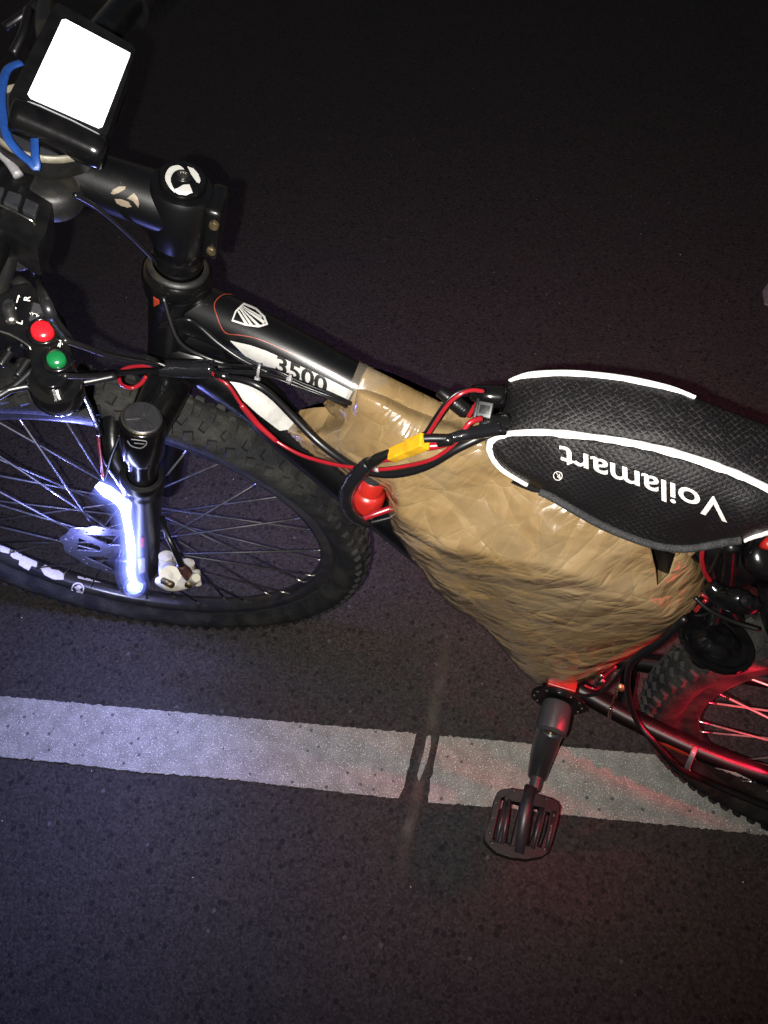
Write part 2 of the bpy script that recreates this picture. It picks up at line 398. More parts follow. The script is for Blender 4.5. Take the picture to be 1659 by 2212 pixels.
def film():
    m = mat('tape_film', (.20, .148, .082), .14, spec=.4); N, b, new, ln = nodes(m)
    tc = new('ShaderNodeTexCoord').outputs['Object']; c1 = noise_n(N, tc, 26, 3, .5)
    ln(ramp(N, c1.outputs[0], [(.35, (.08, .08, .08)), (.65, (.30, .30, .30))]), b.inputs['Alpha'])
    k = new('ShaderNodeBump'); k.inputs['Strength'].default_value = .3; k.inputs['Distance'].default_value = .004
    ln(c1.outputs[0], k.inputs['Height']); ln(k.outputs[0], b.inputs['Normal']); return m
M['film'] = film()
def ripstop():
    m = mat('ripstop_nylon', (.012, .011, .012), .55, spec=.2); N, b, new, ln = nodes(m)
    tc = new('ShaderNodeTexCoord').outputs['Object']
    wob = noise_n(N, tc, 25, 2)
    sx = new('ShaderNodeSeparateXYZ'); ln(tc, sx.inputs[0]); x, y, z = sx.outputs
    yz = mathn(N, 'MULTIPLY', mathn(N, 'SUBTRACT', z, y), 1.)
    wv = mathn(N, 'MULTIPLY', wob.outputs[0], .003)
    a = mathn(N, 'ADD', mathn(N, 'ADD', mathn(N, 'MULTIPLY', x, 1.15), yz), wv); c = mathn(N, 'ADD', mathn(N, 'SUBTRACT', mathn(N, 'MULTIPLY', x, 1.0), yz), wv)
    def lines(q):
        f = mathn(N, 'FRACT', mathn(N, 'DIVIDE', q, .0062)); return mathn(N, 'ABSOLUTE', mathn(N, 'SUBTRACT', f, .5))
    l = mathn(N, 'MAXIMUM', lines(a), lines(c))
    lm = ramp(N, l, [(.40, (0, 0, 0)), (.46, (1, 1, 1))])
    br = ramp(N, noise_n(N, tc, 380, 2).outputs[0], [(.42, (0, 0, 0)), (.58, (1, 1, 1))])
    pt = ramp(N, noise_n(N, tc, 14, 3).outputs[0], [(.40, (.03, .03, .03)), (.62, (.85, .85, .85))])
    fac = mix(N, 1., mix(N, 1., lm, br, 'MULTIPLY'), pt, 'MULTIPLY')
    base = mix(N, fac, (.0035, .003, .0036), (.045, .041, .040))
    ln(base, b.inputs['Base Color'])
    k = new('ShaderNodeBump'); k.inputs['Strength'].default_value = .35; k.inputs['Distance'].default_value = .0012
    ln(mathn(N, 'SUBTRACT', noise_n(N, tc, 900, 2).outputs[0], mathn(N, 'MULTIPLY', l, 2.)), k.inputs['Height']); ln(k.outputs[0], b.inputs['Normal'])
    return m
M['ripstop'] = ripstop()
def sleeve_or_halo(st=26):  # blue glowing volume, added to imitate lens bloom around the LEDs
    m = bpy.data.materials.new('bloom_glow'); m.use_nodes = True; N = m.node_tree; N.nodes.clear()
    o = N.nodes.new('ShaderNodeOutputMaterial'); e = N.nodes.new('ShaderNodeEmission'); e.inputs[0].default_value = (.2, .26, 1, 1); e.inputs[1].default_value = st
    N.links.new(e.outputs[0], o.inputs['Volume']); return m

# ------------------------------------------------------------------ the road
def grid(x0, x1, y0, y1):
    return [(x0, y0, 0), (x1, y0, 0), (x1, y1, 0), (x0, y1, 0)], [(0, 1, 2, 3)]
g = newmesh('road', *grid(-40, 40, -40, 40), M['asphalt'], smooth=False); tag(g, 'dark worn asphalt road at night', None, kind='structure')
def band(e0, e1, lx, rx, name, z, mt, jit=.0022, endjit=.005, endl=None, endr=None):
    """strip between two edge lines (each given by two ground points), with frayed edges"""
    n = int((lx-rx)/.0025); top = []; bot = []
    def at(e, x): t = (x-e[0].x)/(e[1].x-e[0].x); return e[0].y+(e[1].y-e[0].y)*t
    n = min(n, 900)
    for i in range(n+1):
        x = lx+(rx-lx)*i/n
        j1 = noise.noise(V((x*90, 0, 3)))*jit + noise.noise(V((x*330, 4, 3)))*jit*.9
        j2 = noise.noise(V((x*80, 9, 3)))*jit + noise.noise(V((x*300, 7, 3)))*jit*.9 + .004*noise.noise(V((x*6, 1, 1)))
        top.append(V((x, at(e0, x)+j1, z))); bot.append(V((x, at(e1, x)+j2, z)))
    vs = []; K = 12
    for i in range(n+1):
        for k in range(K+1):
            t = k/K; p = top[i]*(1-t)+bot[i]*t
            if endl and i < 40: p.x += endl(t)*(1-i/40)
            if endr and i > n-40: p.x += endr(t)*(1-(n-i)/40)
            vs.append(p)
    fs = [(i*(K+1)+k, (i+1)*(K+1)+k, (i+1)*(K+1)+k+1, i*(K+1)+k+1) for i in range(n) for k in range(K)]
    o = newmesh(name, vs, fs, mt, smooth=False); return o
E0 = (Z(0, 1505), Z(1415, 1632)); E1 = (Z(0, 1635), Z(1600, 1800))
a0, a1 = Z(900, 1584), Z(868, 1722); b0, b1 = Z(950, 1590), Z(922, 1731)
for nm_, lx, rx, kw in (('lane_marking', 3.2, a0.x, dict(endr=lambda t: (a1.x-a0.x)*t + .0025*noise.noise(V((t*9, 3, 1))) + (.004*max(0, t-.85)/.15))),
                        ('lane_marking', b0.x, -3., dict(endl=lambda t: (b1.x-b0.x)*t + .0025*noise.noise(V((t*8, 8, 1))) - .003*max(0, t-.85)/.15))):
    o = band(E0, E1, lx, rx, nm_, .004, M['paint'], **kw)
    tag(o, 'worn white lane line painted on the asphalt', None, kind='structure')
sliver = [(922, 1590), (931, 1589), (930, 1612), (924, 1640), (914, 1668), (905, 1688), (901, 1676), (908, 1650), (916, 1622)]
o = prism('lane_marking', fill2d([sliver]), lambda x, y: Z(x, y, .0032), V((0, 0, -.0012)), M['paint'], None)
tag(o, 'small leftover sliver of white road paint in the pavement joint', None, kind='structure')
jl = [(858, 1905), (868, 1860), (874, 1815), (890, 1760), (903, 1705), (914, 1650), (932, 1592), (938, 1530), (952, 1470), (962, 1410), (980, 1345)]
jc, _ = catmull([V((a, b, 0)) for a, b in jl], [0]*len(jl), 12)
vs = []; fs = []; fade = []; NW = 10
for i, q in enumerate(jc):
    t = (jc[min(i+1, len(jc)-1)]-jc[max(i-1, 0)]).normalized(); nn_ = V((-t.y, t.x, 0)); wd = 17+5*noise.noise(V((i*.17, 2, 0)))
    for k in range(NW+1):
        f_ = k/NW*2-1; p = q+nn_*(f_*wd + 3*noise.noise(V((i*.3, 5, 1)))); vs.append(Z(p.x, p.y, .0015))
        fade.append(max(0, 1-abs(f_)**2)*min(1, i/22, (len(jc)-1-i)/30))
fs = [(i*(NW+1)+k, (i+1)*(NW+1)+k, (i+1)*(NW+1)+k+1, i*(NW+1)+k+1) for i in range(len(jc)-1) for k in range(NW)]
jo = newmesh('pavement_joint', vs, fs, M['streak'], None, False)
at_ = jo.data.attributes.new('wear', 'FLOAT', 'POINT')
for i, f_ in enumerate(fade): at_.data[i].value = f_
tag(jo, 'faint brownish filled crack running across the road under the white line', None, kind='structure')

# ------------------------------------------------------------------ bicycle geometry
ha = R(70.5)-.012543
u = V((-math.cos(ha), 0, math.sin(ha))); fw = V((math.sin(ha), 0, math.cos(ha)))
HUB = V((.65-.040838, 0, .335)); AXP = HUB-fw*.045
FORK = .45-.071159; CR = AXP+u*FORK; HT = CR+u*(.13-.005906)
ROT = Matrix.Rotation(.260117, 3, u)
LS = ROT @ V((0, 1, 0)); FS = ROT @ fw; XS = ROT @ V((1, 0, 0)); US = ROT @ V((0, 0, 1))
HUBS = AXP + ROT @ (HUB-AXP)
BB = V((0, 0, .30)); RHUB = V((-.425, 0, .335))

bike = thing('bicycle', 'black hardtail mountain bike with knobby tyres standing on the road beside the white line', 'bicycle', (.0, 0, 0))

# frame
ttop = [(425, 668), (600, 747), (765, 834), (960, 930), (1300, 1075), (1620, 1215)]
tw = [122, 107, 102, 104, 92, 92]
P = [Y(a, b, 0) for a, b in ttop]
fr = MB()
fr.tube([P[0]] + P[1:], [pxr(a, p) for a, p in zip(tw, P)], 32, 6)
STOP = P[-1] + V((-.01, 0, .02))
dt = [CR+u*.045+V((-.005, 0, 0)), Y(560, 868, 0.0), Y(665, 905+62, 0), BB+V((.012, 0, .012))]
fr.tube(dt, [.024, .0225, .022, .021], 28, 6)
fr.tube([CR+u*.06+fw*-.004, Y(500, 745, 0)], [.019, .013], 20, 0)
fr.lathe(CR+u*.002, u, [(0, 0), (.024, 0), (.0255, .004), (.023, .015), (.0222, .05), (.0225, .1), (.0262, .112), (.0268, .122), (.02, .124)], 40)
fr.tube([BB+V((-.01, 0, .02)), STOP], .0165, 24, 0)
fr.lathe(BB+V((0, -.036, 0)), (0, 1, 0), [(0, 0), (.0225, 0), (.0225, .072), (0, .072)], 32)
for s in (-1, 1):
    cs = [BB+V((-.012, s*.022, -.002)), BB+V((-.10, s*.040, -.006)), BB+V((-.22, s*.058, .005)), RHUB+V((0, s*.068, 0))]
    fr.tube(cs, [.013, .0125, .011, .009], 20, 6)
    fr.tube([STOP+V((-.005, s*.016, -.02)), STOP+V((-.06, s*.045, -.09)), RHUB+V((.005, s*.068, .01))], [.0085, .0085, .008], 16, 5)
fr.tube([BB+V((-.075, -.036, -.004)), BB+V((-.075, .036, -.004))], .009, 16, 0)
frame = fr.build('frame', M['frame'], bike, sharp=50)
FB = bvh([frame])

def on(name, polys, mt, parent=frame, surf=None, L=8, off=.0006): return decal(name, fill2d(polys), surf or FB, mt, parent, off, L)
# graphics on the frame
on('white_panel', [[(497, 735), (540, 745), (575, 757), (640, 786), (705, 816), (762, 845), (748, 872), (700, 850), (645, 820), (590, 797), (530, 768)]], M['white'])
on('white_panel', [[(483, 826), (492, 812), (520, 822), (560, 842), (600, 870), (645, 925), (604, 930), (556, 893)]], M['white'])
on('pin_line', [stroke([(520, 642), (485, 637), (464, 655), (468, 680), (486, 717), (520, 724), (560, 733), (640, 768), (720, 805), (765, 832)], 1.5, 6)], M['orange'], L=5)
on('pin_line', [stroke([(631, 830), (628, 845), (633, 870), (660, 895), (686, 922)], 1.5, 4)], M['orange'], L=5)
t = text2d('3500', (594, 797), (57, 26.5), (4, -46), offset=.025, space=.98)
decal('lettering', t, FB, M['blackink'], frame, .0012, 6)
sh = [(526, 655), (553, 666), (572, 684), (579, 702), (560, 708), (530, 704), (500, 694), (508, 672)]
shi = [(527, 660), (551, 670), (568, 686), (574, 699), (558, 704), (531, 700), (504, 691), (511, 674)]
rays = [[(516, 667), (519, 667), (549, 705), (541, 704)], [(518, 665), (521, 666), (562, 703), (555, 705)], [(520, 664), (522, 664), (573, 695), (569, 701)], [(523, 663), (527, 663), (564, 684), (566, 690)], [(512, 672), (516, 672), (538, 703), (530, 702)]]
on('shield_emblem', [sh, shi], M['white'], L=5)
for r_ in rays: on('shield_emblem', [r_], M['white'], L=5, off=.0007)
on('red_patch', [[(331, 604), (338, 612), (346, 655), (333, 662)]], M['orange'], L=6)
on('chainstay_patch', [[(1408, 1597), (1440, 1606), (1480, 1624), (1528, 1652), (1490, 1655), (1450, 1640), (1422, 1622)]], M['orange'], L=6)
on('chainstay_panel', [[(1516, 1654), (1545, 1657), (1590, 1668), (1659, 1702), (1690, 1718), (1690, 1738), (1659, 1727), (1600, 1700), (1550, 1678)]], M['white'], L=6)
decal('lettering', text2d('DESIGNED IN', (1541, 1676), (15.5, 7.2), (-6, 14.5)), FB, M['beige'], frame, .0012, 5) if False else None
cs_l = FB
decal('lettering', text2d('DESIGNED IN WATERLOO', (1531, 1672), (13.6, 6.3), (4.5, -12.5)), FB, M['redcap'], frame, .0012, 4)
decal('lettering', text2d('DS', (1468, 1645), (20, 8), (5, -18)), FB, M['blackink'], frame, .0012, 4)

# headset, spacers, stem
hs = MB().lathe(HT, u, [(.02, -.004), (.0262, -.003), (.0278, .002), (.0272, .008), (.0235, .013), (.0215, .0145)], 48)
hs = hs.build('headset_cup', M['gloss'], bike, sharp=40)
MB().lathe(HT+u*.0125, u, [(.0215, 0), (.0238, .0003), (.0236, .0025), (.0205, .0045), (.0195, .0045)], 48).build('dust_ring', M['dusty'], bike)
for k in range(2):
    MB().lathe(HT+u*(.0165+k*.0145), u, [(.0, 0), (.0182, 0), (.0187, .0006), (.0187, .0132), (.0182, .0139), (0, .0139)], 48).build('headset_spacer', M['gloss'], bike, sharp=40)
S0 = HT+u*.0435
SA = HT+u*.070; SBAR = SA+FS*.100+u*.006
st = MB()
st.lathe(S0, u, [(0, 0), (.021, 0), (.0225, .002), (.0228, .02), (.0225, .044), (.0205, .0475), (0, .0475)], 48)
st.tube([SA+FS*.0, SA+FS*.035+u*.002, SA+FS*.075+u*.004, SBAR], [(.0222, .0205), (.020, .019), (.0185, .018), (.019, .022)], 32, 5, flat=LS)
st.box(S0+u*.024-FS*.0245, LS*.0155, FS*.006, u*.0225, .0045)
stem = st.build('stem', M['frame'], bike, sharp=60)
MB().lathe(SBAR-LS*.024, LS, [(0, 0), (.021, 0), (.0225, .002), (.0225, .046), (.021, .048), (0, .048)], 36).build('bar_clamp', M['frame'], bike, sharp=50)
for h in (.012, .036):
    MB().lathe(S0+u*h-FS*.026+LS*.0152, LS, [(0, .0), (.0036, 0), (.0036, .0022), (.003, .003), (0, .003)], 16).build('clamp_bolt', M['brass'], bike, sharp=40)
cap = MB().lathe(S0+u*.0478, u, [(0, 0), (.0152, 0), (.0160, .001), (.0160, .0058), (.0152, .0068), (.0, .0070)], 56).build('top_cap', M['gloss'], bike, sharp=50)
cb = bvh([cap])
MB().lathe(S0+u*.0548, u, [(.0058, 0), (.0056, .0008), (.0035, .0006), (.0033, -.001), (0, -.001)], 24).build('bolt_recess', M['plastic'], cap)
MB().lathe(S0+u*.0543, u, [(.0040, 0), (.0038, .0022), (.0022, .0028), (.0018, .0018), (0, .0018)], 20).build('cap_bolt', M['steel'], cap, sharp=50)
cr_ = stroke([(378, 415), (366, 398), (363, 383), (371, 368), (386, 363), (398, 368)], [2, 9, 13, 14, 10, 1], 6)
on('cap_emblem', [cr_], M['white'], cap, cb, 5, .0004)
on('cap_emblem', [[(404, 360), (418, 365), (428, 376), (433, 390), (431, 397), (425, 395), (413, 378)]], M['white'], cap, cb, 5, .0004)
on('cap_emblem', [[(372, 411), (384, 407), (396, 400), (409, 399), (416, 416), (402, 421), (386, 419)]], M['white'], cap, cb, 5, .0004)
sb = bvh([stem])
for po in ([(239, 418), (245, 409), (258, 403), (272, 403), (270, 409), (258, 416), (246, 420)], [(275, 428), (290, 417), (298, 428), (301, 440), (299, 448), (288, 434)], [(248, 429), (262, 430), (278, 436), (285, 446), (276, 448), (262, 444), (252, 438)]):
    on('stem_emblem', [po], M['beige'], stem, sb, 5, .0005)

# fork
leg0 = CR + FS*.011178
fk = MB()
for s in (1, -1):
    top = leg0 + LS*.066*s + u*.012
    pr = [(0, 0), (.0165, 0), (.019, -.0015), (.0200, -.004), (.0200, -.052), (.0192, -.056), (.0145, -.0565), (.0145, -.115), (0, -.115)]
    fk.lathe(top, u, pr, 44)
    fk.tube([CR+u*.004-LS*s*.002, CR-u*.004+LS*.028*s+FS*.004, leg0+LS*.066*s-u*.014], [(.025, .0225), (.024, .021), (.021, .0175)], 24, 5, flat=u)
crown = fk.build('fork_crown', M['gloss'], bike, sharp=45)
for s in (1, -1):
    top = leg0 + LS*.066*s + u*.012; L0 = -.100
    pr = [(.0150, L0-.002), (.0155, L0), (.0205, L0-.001), (.0222, L0-.005), (.0222, L0-.012), (.0205, L0-.016), (.0212, L0-.022), (.0212, L0-.028), (.0195, L0-.034), (.0195, L0-.20), (.0185, -.352), (.013, -.375), (.0, -.378)]
    lo = MB().lathe(top, u, pr, 40)
    end = HUBS+LS*.056*s
    lo.tube([top-u*.345, end+u*.006, end-u*.008], [(.012, .016), (.006, .015), (.005, .011)], 16, 3, flat=LS)
    lg = lo.build('fork_leg', M['plastic'], bike, sharp=50)
    if s == 1: LEG = lg
    cp = MB().lathe(top, u, [(.0172, .0002), (.0170, .0028), (.0155, .0038), (.0150, .0026), (0, .0026)], 40)
    for k in range(3):
        an = k*2.094+.4; dr = (FS*math.cos(an)+LS*math.sin(an))
        cp.box(top+u*.0034+dr*.008, dr*.006, u.cross(dr)*.0016, u*.0007, .0004)
    cp.build('leg_cap', M['grey'], bike, sharp=40)
    MB().tube([top+u*.003+(FS*math.cos(a)+LS*math.sin(a))*.0174 for a in [k*.2 for k in range(-3, 12)]], .0006, 6, 0).build('cap_seal', M['brass'], bike)
lt = leg0
arch = [leg0+LS*.066-u*.125+FS*.012, leg0+LS*.05-u*.085+FS*.035, leg0-u*.068+FS*.045, leg0-LS*.05-u*.085+FS*.035, leg0-LS*.066-u*.125+FS*.012]
MB().tube(arch, [(.012, .009)]*5, 14, 6, flat=u).build('fork_arch', M['plastic'], bike)
LB = bvh([crown, LEG])
on('fork_sticker', [stroke([(276, 951), (284, 962), (302, 967), (313, 962), (316, 953), (300, 950), (284, 948)], 2, 4)], M['nylon'], crown, LB, 5)
on('fork_sticker', [stroke([(290, 956), (312, 958)], 2, 1)], M['nylon'], crown, LB, 5)
on('warning_label', [[(298, 1206), (313, 1204), (313, 1235), (300, 1240)]], M['nylon'], LEG, LB, 6)
on('warning_label', [[(304, 1160), (312, 1160), (311, 1180), (304, 1182)]], M['redcap'], LEG, LB, 6)

# wheels
def wheel(c, ax, up, n, knobr=.0032, kind='front'):
    root = MB()
    ring = lambda r, o, k, N: c + (ax*math.cos(k)+up*math.sin(k))*r + n*o
    NS = 144
    def rev(prof):
        vs = []; fs = []; K = len(prof)
        for i in range(NS):
            a = 2*math.pi*i/NS
            for r, o in prof: vs.append(ring(r, o, a, 0))
        for i in range(NS):
            j = (i+1) % NS
            for k in range(K):
                k2 = (k+1) % K; fs.append((i*K+k, j*K+k, j*K+k2, i*K+k2))
        return vs, fs
    rim = MB(); rim.add(*rev([(.2845, .0125), (.2835, .0108), (.272, .0112), (.2665, .0095), (.2645, .005), (.2642, 0), (.2645, -.005), (.2665, -.0095), (.272, -.0112), (.2835, -.0108), (.2845, -.0125), (.279, -.008), (.279, .008)]))
    rimo = rim.build(kind+'_wheel', M['rim'], bike, sharp=50)
    tp = [(.2842, .0118), (.292, .0205), (.302, .0262), (.3115, .0268), (.3205, .0235), (.3270, .016), (.3300, .007), (.3305, 0), (.3300, -.007), (.3270, -.016), (.3205, -.0235), (.3115, -.0268), (.302, -.0262), (.292, -.0205), (.2842, -.0118), (.290, 0)]
    ty = MB(); ty.add(*rev(tp))
    rnd = random.Random(3)
    NK = 88
    for i in range(NK):
        for row, (r, o, nr, no, wl, ww) in enumerate([(.3305, .0, 1, 0, .0082, .0056), (.3285, .0125, .93, .36, .0076, .0050), (.3285, -.0125, .93, -.36, .0076, .0050),
                                               (.3205, .0235, .72, .69, .0095, .0048), (.3205, -.0235, .72, -.69, .0095, .0048)]):
            a = 2*math.pi*(i+(.5 if row in (1, 2) else 0))/NK + rnd.uniform(-.004, .004)
            er = ax*math.cos(a)+up*math.sin(a); et = -ax*math.sin(a)+up*math.cos(a)
            nn = (er*nr+n*no).normalized(); sd = et.cross(nn)
            tw_ = rnd.uniform(-.1, .1) + (.3 if row in (1, 4) else -.3 if row in (2, 3) else 0)
            e1 = et*math.cos(tw_)+sd*math.sin(tw_); e2 = sd*math.cos(tw_)-et*math.sin(tw_)
            cc = c + er*r + n*o + nn*.0012
            vs = []
            for hh, sc_ in ((-1.8, 1.12), (knobr/.0012*.8, .86)):
                for p, q in ((-1, -1), (1, -1), (1, 1), (-1, 1)):
                    vs.append(cc + nn*.0012*hh + e1*(wl*.5*p*sc_) + e2*(ww*q*sc_))
            ty.add(vs, [(4, 5, 6, 7), (0, 1, 5, 4), (1, 2, 6, 5), (2, 3, 7, 6), (3, 0, 4, 7)])
    ty.build('tyre', M['tyre'], rimo, sharp=30)
    hub = MB().lathe(c-n*.05, n, [(0, 0), (.009, 0), (.009, .015), (.024, .0175), (.024, .0215), (.014, .026), (.0125, .05), (.014, .072), (.026, .0775), (.026, .0815), (.016, .083), (.009, .086), (.009, .10), (0, .10)], 32)
    hub.build('hub', M['gloss'], rimo, sharp=40)
    for i in range(36):
        s = 1 if i % 2 == 0 else -1
        k = i//2; d = 1 if k % 2 == 0 else -1
        a = 2*math.pi*(i+.5)/36
        ah = a - d*R(62)
        er = ax*math.cos(a)+up*math.sin(a); eh = ax*math.cos(ah)+up*math.sin(ah)
        p0 = c+eh*.022+n*(s*.0305 + d*.002); p1 = c+er*.2655+n*(s*.003)
        dr = (p1-p0).normalized()
        sp = MB().tube([p0, p1-dr*.012], .0013, 8, 0).build('spoke', M['spoke'] if kind == 'front' else M['steelspoke'], rimo)
        MB().tube([p1-dr*.014, p1-dr*.002, p1+dr*.003], [.0017, .002, .0022], 8, 0).build('nipple', M['steel'], sp)
    return rimo
FWH = wheel(HUBS, XS, US, LS)
RWH = wheel(RHUB, V((1, 0, 0)), V((0, 0, 1)), V((0, 1, 0)), kind='rear')
# brake disc with a wavy edge and slots
def disc(c, ax, up, n, r0, root):
    outer = [(math.cos(t)*(r0+.002*math.cos(12*t)), math.sin(t)*(r0+.002*math.cos(12*t))) for t in [2*math.pi*k/144 for k in range(144)]]
    polys = [outer]
    for k in range(12):
        a = 2*math.pi*k/12
        for rr, da in ((r0-.006, .05), (r0-.011, .2)): polys.append([(rr*math.cos(a+da)+.0022*math.cos(t), rr*math.sin(a+da)+.0022*math.sin(t)) for t in [i*math.pi/4 for i in range(8)]])
    for k in range(6):
        a0 = 2*math.pi*k/6
        polys.append([(q*math.cos(a0+b), q*math.sin(a0+b)) for q, b in ((r0-.017, .10), (r0-.017, .85), (.032, .80), (.030, .25))])
    bm = fill2d(polys)
    return prism('brake_disc', bm, lambda x, y: c+ax*x+up*y+n*.038, n*.0018, M['rotor'], root)
disc(HUBS, XS, US, LS, .080, FWH)
# rim graphics
RB = bvh([FWH])
for po in ([(0, 1178), (22, 1186), (18, 1196), (0, 1192)], [(24, 1188), (48, 1196), (46, 1212), (28, 1206), (22, 1200)], [(50, 1200), (62, 1206), (80, 1214), (79, 1226), (68, 1222), (62, 1232), (40, 1220), (42, 1208)],
           [(86, 1226), (98, 1220), (112, 1230), (126, 1232), (138, 1240), (137, 1252), (120, 1252), (112, 1250), (96, 1242)], [(166, 1242), (200, 1250), (250, 1256), (250, 1261), (200, 1257), (168, 1249)]):
    on('rim_lettering', [po], M['whiteink'], FWH, RB, 5)
on('rim_emblem', [ellipse(168, 1272, 14, 14, 0), ellipse(168, 1272, 11, 11, 0)], M['whiteink'], FWH, RB, 5)
on('rim_emblem', [[(160, 1268), (170, 1263), (177, 1268), (172, 1273), (178, 1279), (164, 1281), (166, 1275)]], M['whiteink'], FWH, RB, 5)

# brake caliper
cal = MB()
def cp(px, py, y): return Y(px, py, y)
cc_ = lambda a, b: Y(a, b, .085)
cal.tube([Y(362, 1215, .06), Y(368, 1245, .105)], [pxr(42, cc_(365, 1230)), pxr(44, cc_(365, 1240))], 22, 0)
cal.tube([Y(345, 1255, .10), Y(368, 1262, .106), Y(392, 1262, .105), Y(412, 1253, .10), Y(424, 1248, .10)], [.006, .0085, .007, .008, .005], 14, 3)
cal.tube([Y(358, 1200, .075), Y(360, 1222, .08)], .0085, 14, 0)
cal.tube([Y(405, 1216, .075), Y(403, 1250, .085)], [.0085, .0095], 14, 0)
cal.tube([Y(375, 1212, .07), Y(405, 1228, .075)], .0085, 14, 0)
cal.tube([Y(415, 1235, .08), Y(426, 1236, .08), Y(428, 1262, .095)], .004, 10, 0)
cal.box(Y(385, 1240, .065), XS*.018, LS*.010, US*.020, .004)
calo = cal.build('brake_caliper', M['caliper'], bike, sharp=40)
MB().tube([Y(352, 1254, .113), Y(372, 1264, .116)], .004, 10, 0).build('caliper_bolt', M['brass'], calo)
MB().tube([Y(409, 1252, .10), Y(407, 1265, .108)], [.0035, .0045], 10, 0).build('caliper_bolt', M['brass'], calo)
MB().tube([Y(388, 1220, .1), Y(400, 1234, .1), Y(407, 1246, .1)], [.004, .006, .0055], 12, 2).build('cable_boot', M['shoe'], calo)
cable('brake_hose', [(350, 1118, .07), (358, 1148, .085), (374, 1182, .095), (392, 1222, .1)], [12, 12, 13, 13], M['cable'], bike)

# cranks, sensor ring, pedals
crk = MB()
c0 = V((0, .055, .30)); 
crk.lathe(c0, (0, 1, 0), [(0, -.004), (.0165, -.004), (.0178, .0), (.0182, .012), (.0185, .022), (.0172, .031), (.0125, .034), (.0110, .0335), (.0095, .030), (.0, .030)], 40)
pe = V((-.008, .092, .13))
crk.tube([c0+V((0, .016, -.004)), c0+V((-.001, .022, -.05)), c0+V((-.004, .028, -.115)), pe+V((0, -.002, -.012))], [(.0180, .0140), (.0165, .0085), (.0150, .0070), (.0125, .0065)], 20, 5, flat=(1, 0, 0))
crko = crk.build('crank_arm', M['crank'], bike, sharp=45)
MB().lathe(c0, (0, 1, 0), [(0, .0300), (.0068, .0302), (.0072, .0318), (.0045, .0318), (.004, .0305), (0, .0305)], 20).build('crank_bolt', M['brass'], crko, sharp=40)
ring_ = [[(.033*math.cos(t), .033*math.sin(t)) for t in [2*math.pi*k/64 for k in range(64)]]]
for k in range(12):
    for rr in (.0285,):
        a = 2*math.pi*(k+.3)/12; ring_.append([(rr*math.cos(a)+.0026*math.cos(t), rr*math.sin(a)+.0020*math.sin(t)) for t in [i*math.pi/5 for i in range(10)]])
pas = prism('pedal_sensor_ring', fill2d(ring_), lambda x, y: BB+V((x, .0445, y)), V((0, .0035, 0)), M['plastic'], bike)
for k in range(12):
    a = 2*math.pi*(k+.8)/12; rr = .0285
    MB().lathe(BB+V((rr*math.cos(a), .0478, rr*math.sin(a))), (0, 1, 0), [(.0016, 0), (.0016, .0006), (0, .0007)], 10).build('magnet', M['steel'], pas)
rd = MB().box(BB+V((.002, .037, .028)), V((.0165, 0, -.001)), V((0, .006, 0)), V((0, 0, .005)), .001).build('sensor_block', M['redcap'], bike, sharp=40)
pa = MB().tube([pe+V((0, -.002, 0)), pe+V((0, .014, 0)), pe+V((-.0, .020, 0))], [.0085, .0085, .0075], 20, 0); pa.build('pedal_axle', M['crank'], bike, sharp=40)
def pedal_at(zz): return lambda x, y: Z(x, y, zz)
outer = [(1083, 1705), (1104, 1702), (1150, 1711), (1192, 1724), (1205, 1731), (1211, 1742), (1208, 1765), (1196, 1812), (1186, 1840), (1172, 1851), (1140, 1857), (1105, 1853), (1072, 1842), (1056, 1828), (1046, 1815), (1046, 1804), (1056, 1775), (1066, 1730), (1074, 1711)]
h1 = [(1084, 1724), (1090, 1722), (1074, 1818), (1064, 1812)]
h2 = [(1106, 1730), (1124, 1734), (1115, 1772), (1103, 1824), (1092, 1820), (1098, 1780)]
h3 = [(1152, 1740), (1165, 1743), (1156, 1790), (1142, 1828), (1130, 1826), (1140, 1795)]
h4 = [(1180, 1752), (1188, 1755), (1180, 1795), (1168, 1830), (1160, 1828), (1170, 1795)]
pd = prism('pedal', fill2d([outer, h1, h2, h3, h4]), pedal_at(.142), V((0, 0, -.020)), M['plastic'], bike)
bv = pd.modifiers.new('bevel', 'BEVEL'); bv.width = .0015; bv.segments = 2; bv.limit_method = 'ANGLE'
MB().tube([Z(1147, 1700, .137), Z(1136, 1745, .137), Z(1120, 1845, .135)], [.0085, .0098, .0094], 18, 0).build('pedal_barrel', M['grey'], pd)
for bar in ([(1092, 1730), (1072, 1820)], [(1172, 1745), (1150, 1834)], [(1101, 1728), (1085, 1824)], [(1198, 1752), (1180, 1838)]):
    MB().tube([Z(*bar[0], .141), Z(*bar[1], .141)], .0030, 8, 0).build('pedal_bar', M['grey'], pd)
for q in ((1071, 1735), (1063, 1768), (1058, 1800), (1062, 1822), (1196, 1762), (1186, 1806), (1190, 1785), (1176, 1835), (1110, 1708), (1180, 1727)):
    MB().lathe(Z(*q, .1422), (0, 0, 1), [(.0021, -.001), (.0021, .0022), (.0012, .0026), (0, .0022)], 10).build('traction_pin', M['grey'], pd)
# right-hand crank and chainring behind the pack
rc_ = MB().lathe(BB+V((0, -.044, 0)), (0, 1, 0), [(.0, 0), (.055, 0), (.062, -.001), (.062, -.004), (0, -.004)], 48)
rc_.tube([BB+V((0, -.06, 0)), BB+V((.005, -.075, .165))], [.015, .011], 14, 0); rc_.build('chainring', M['gloss'], bike, sharp=40)

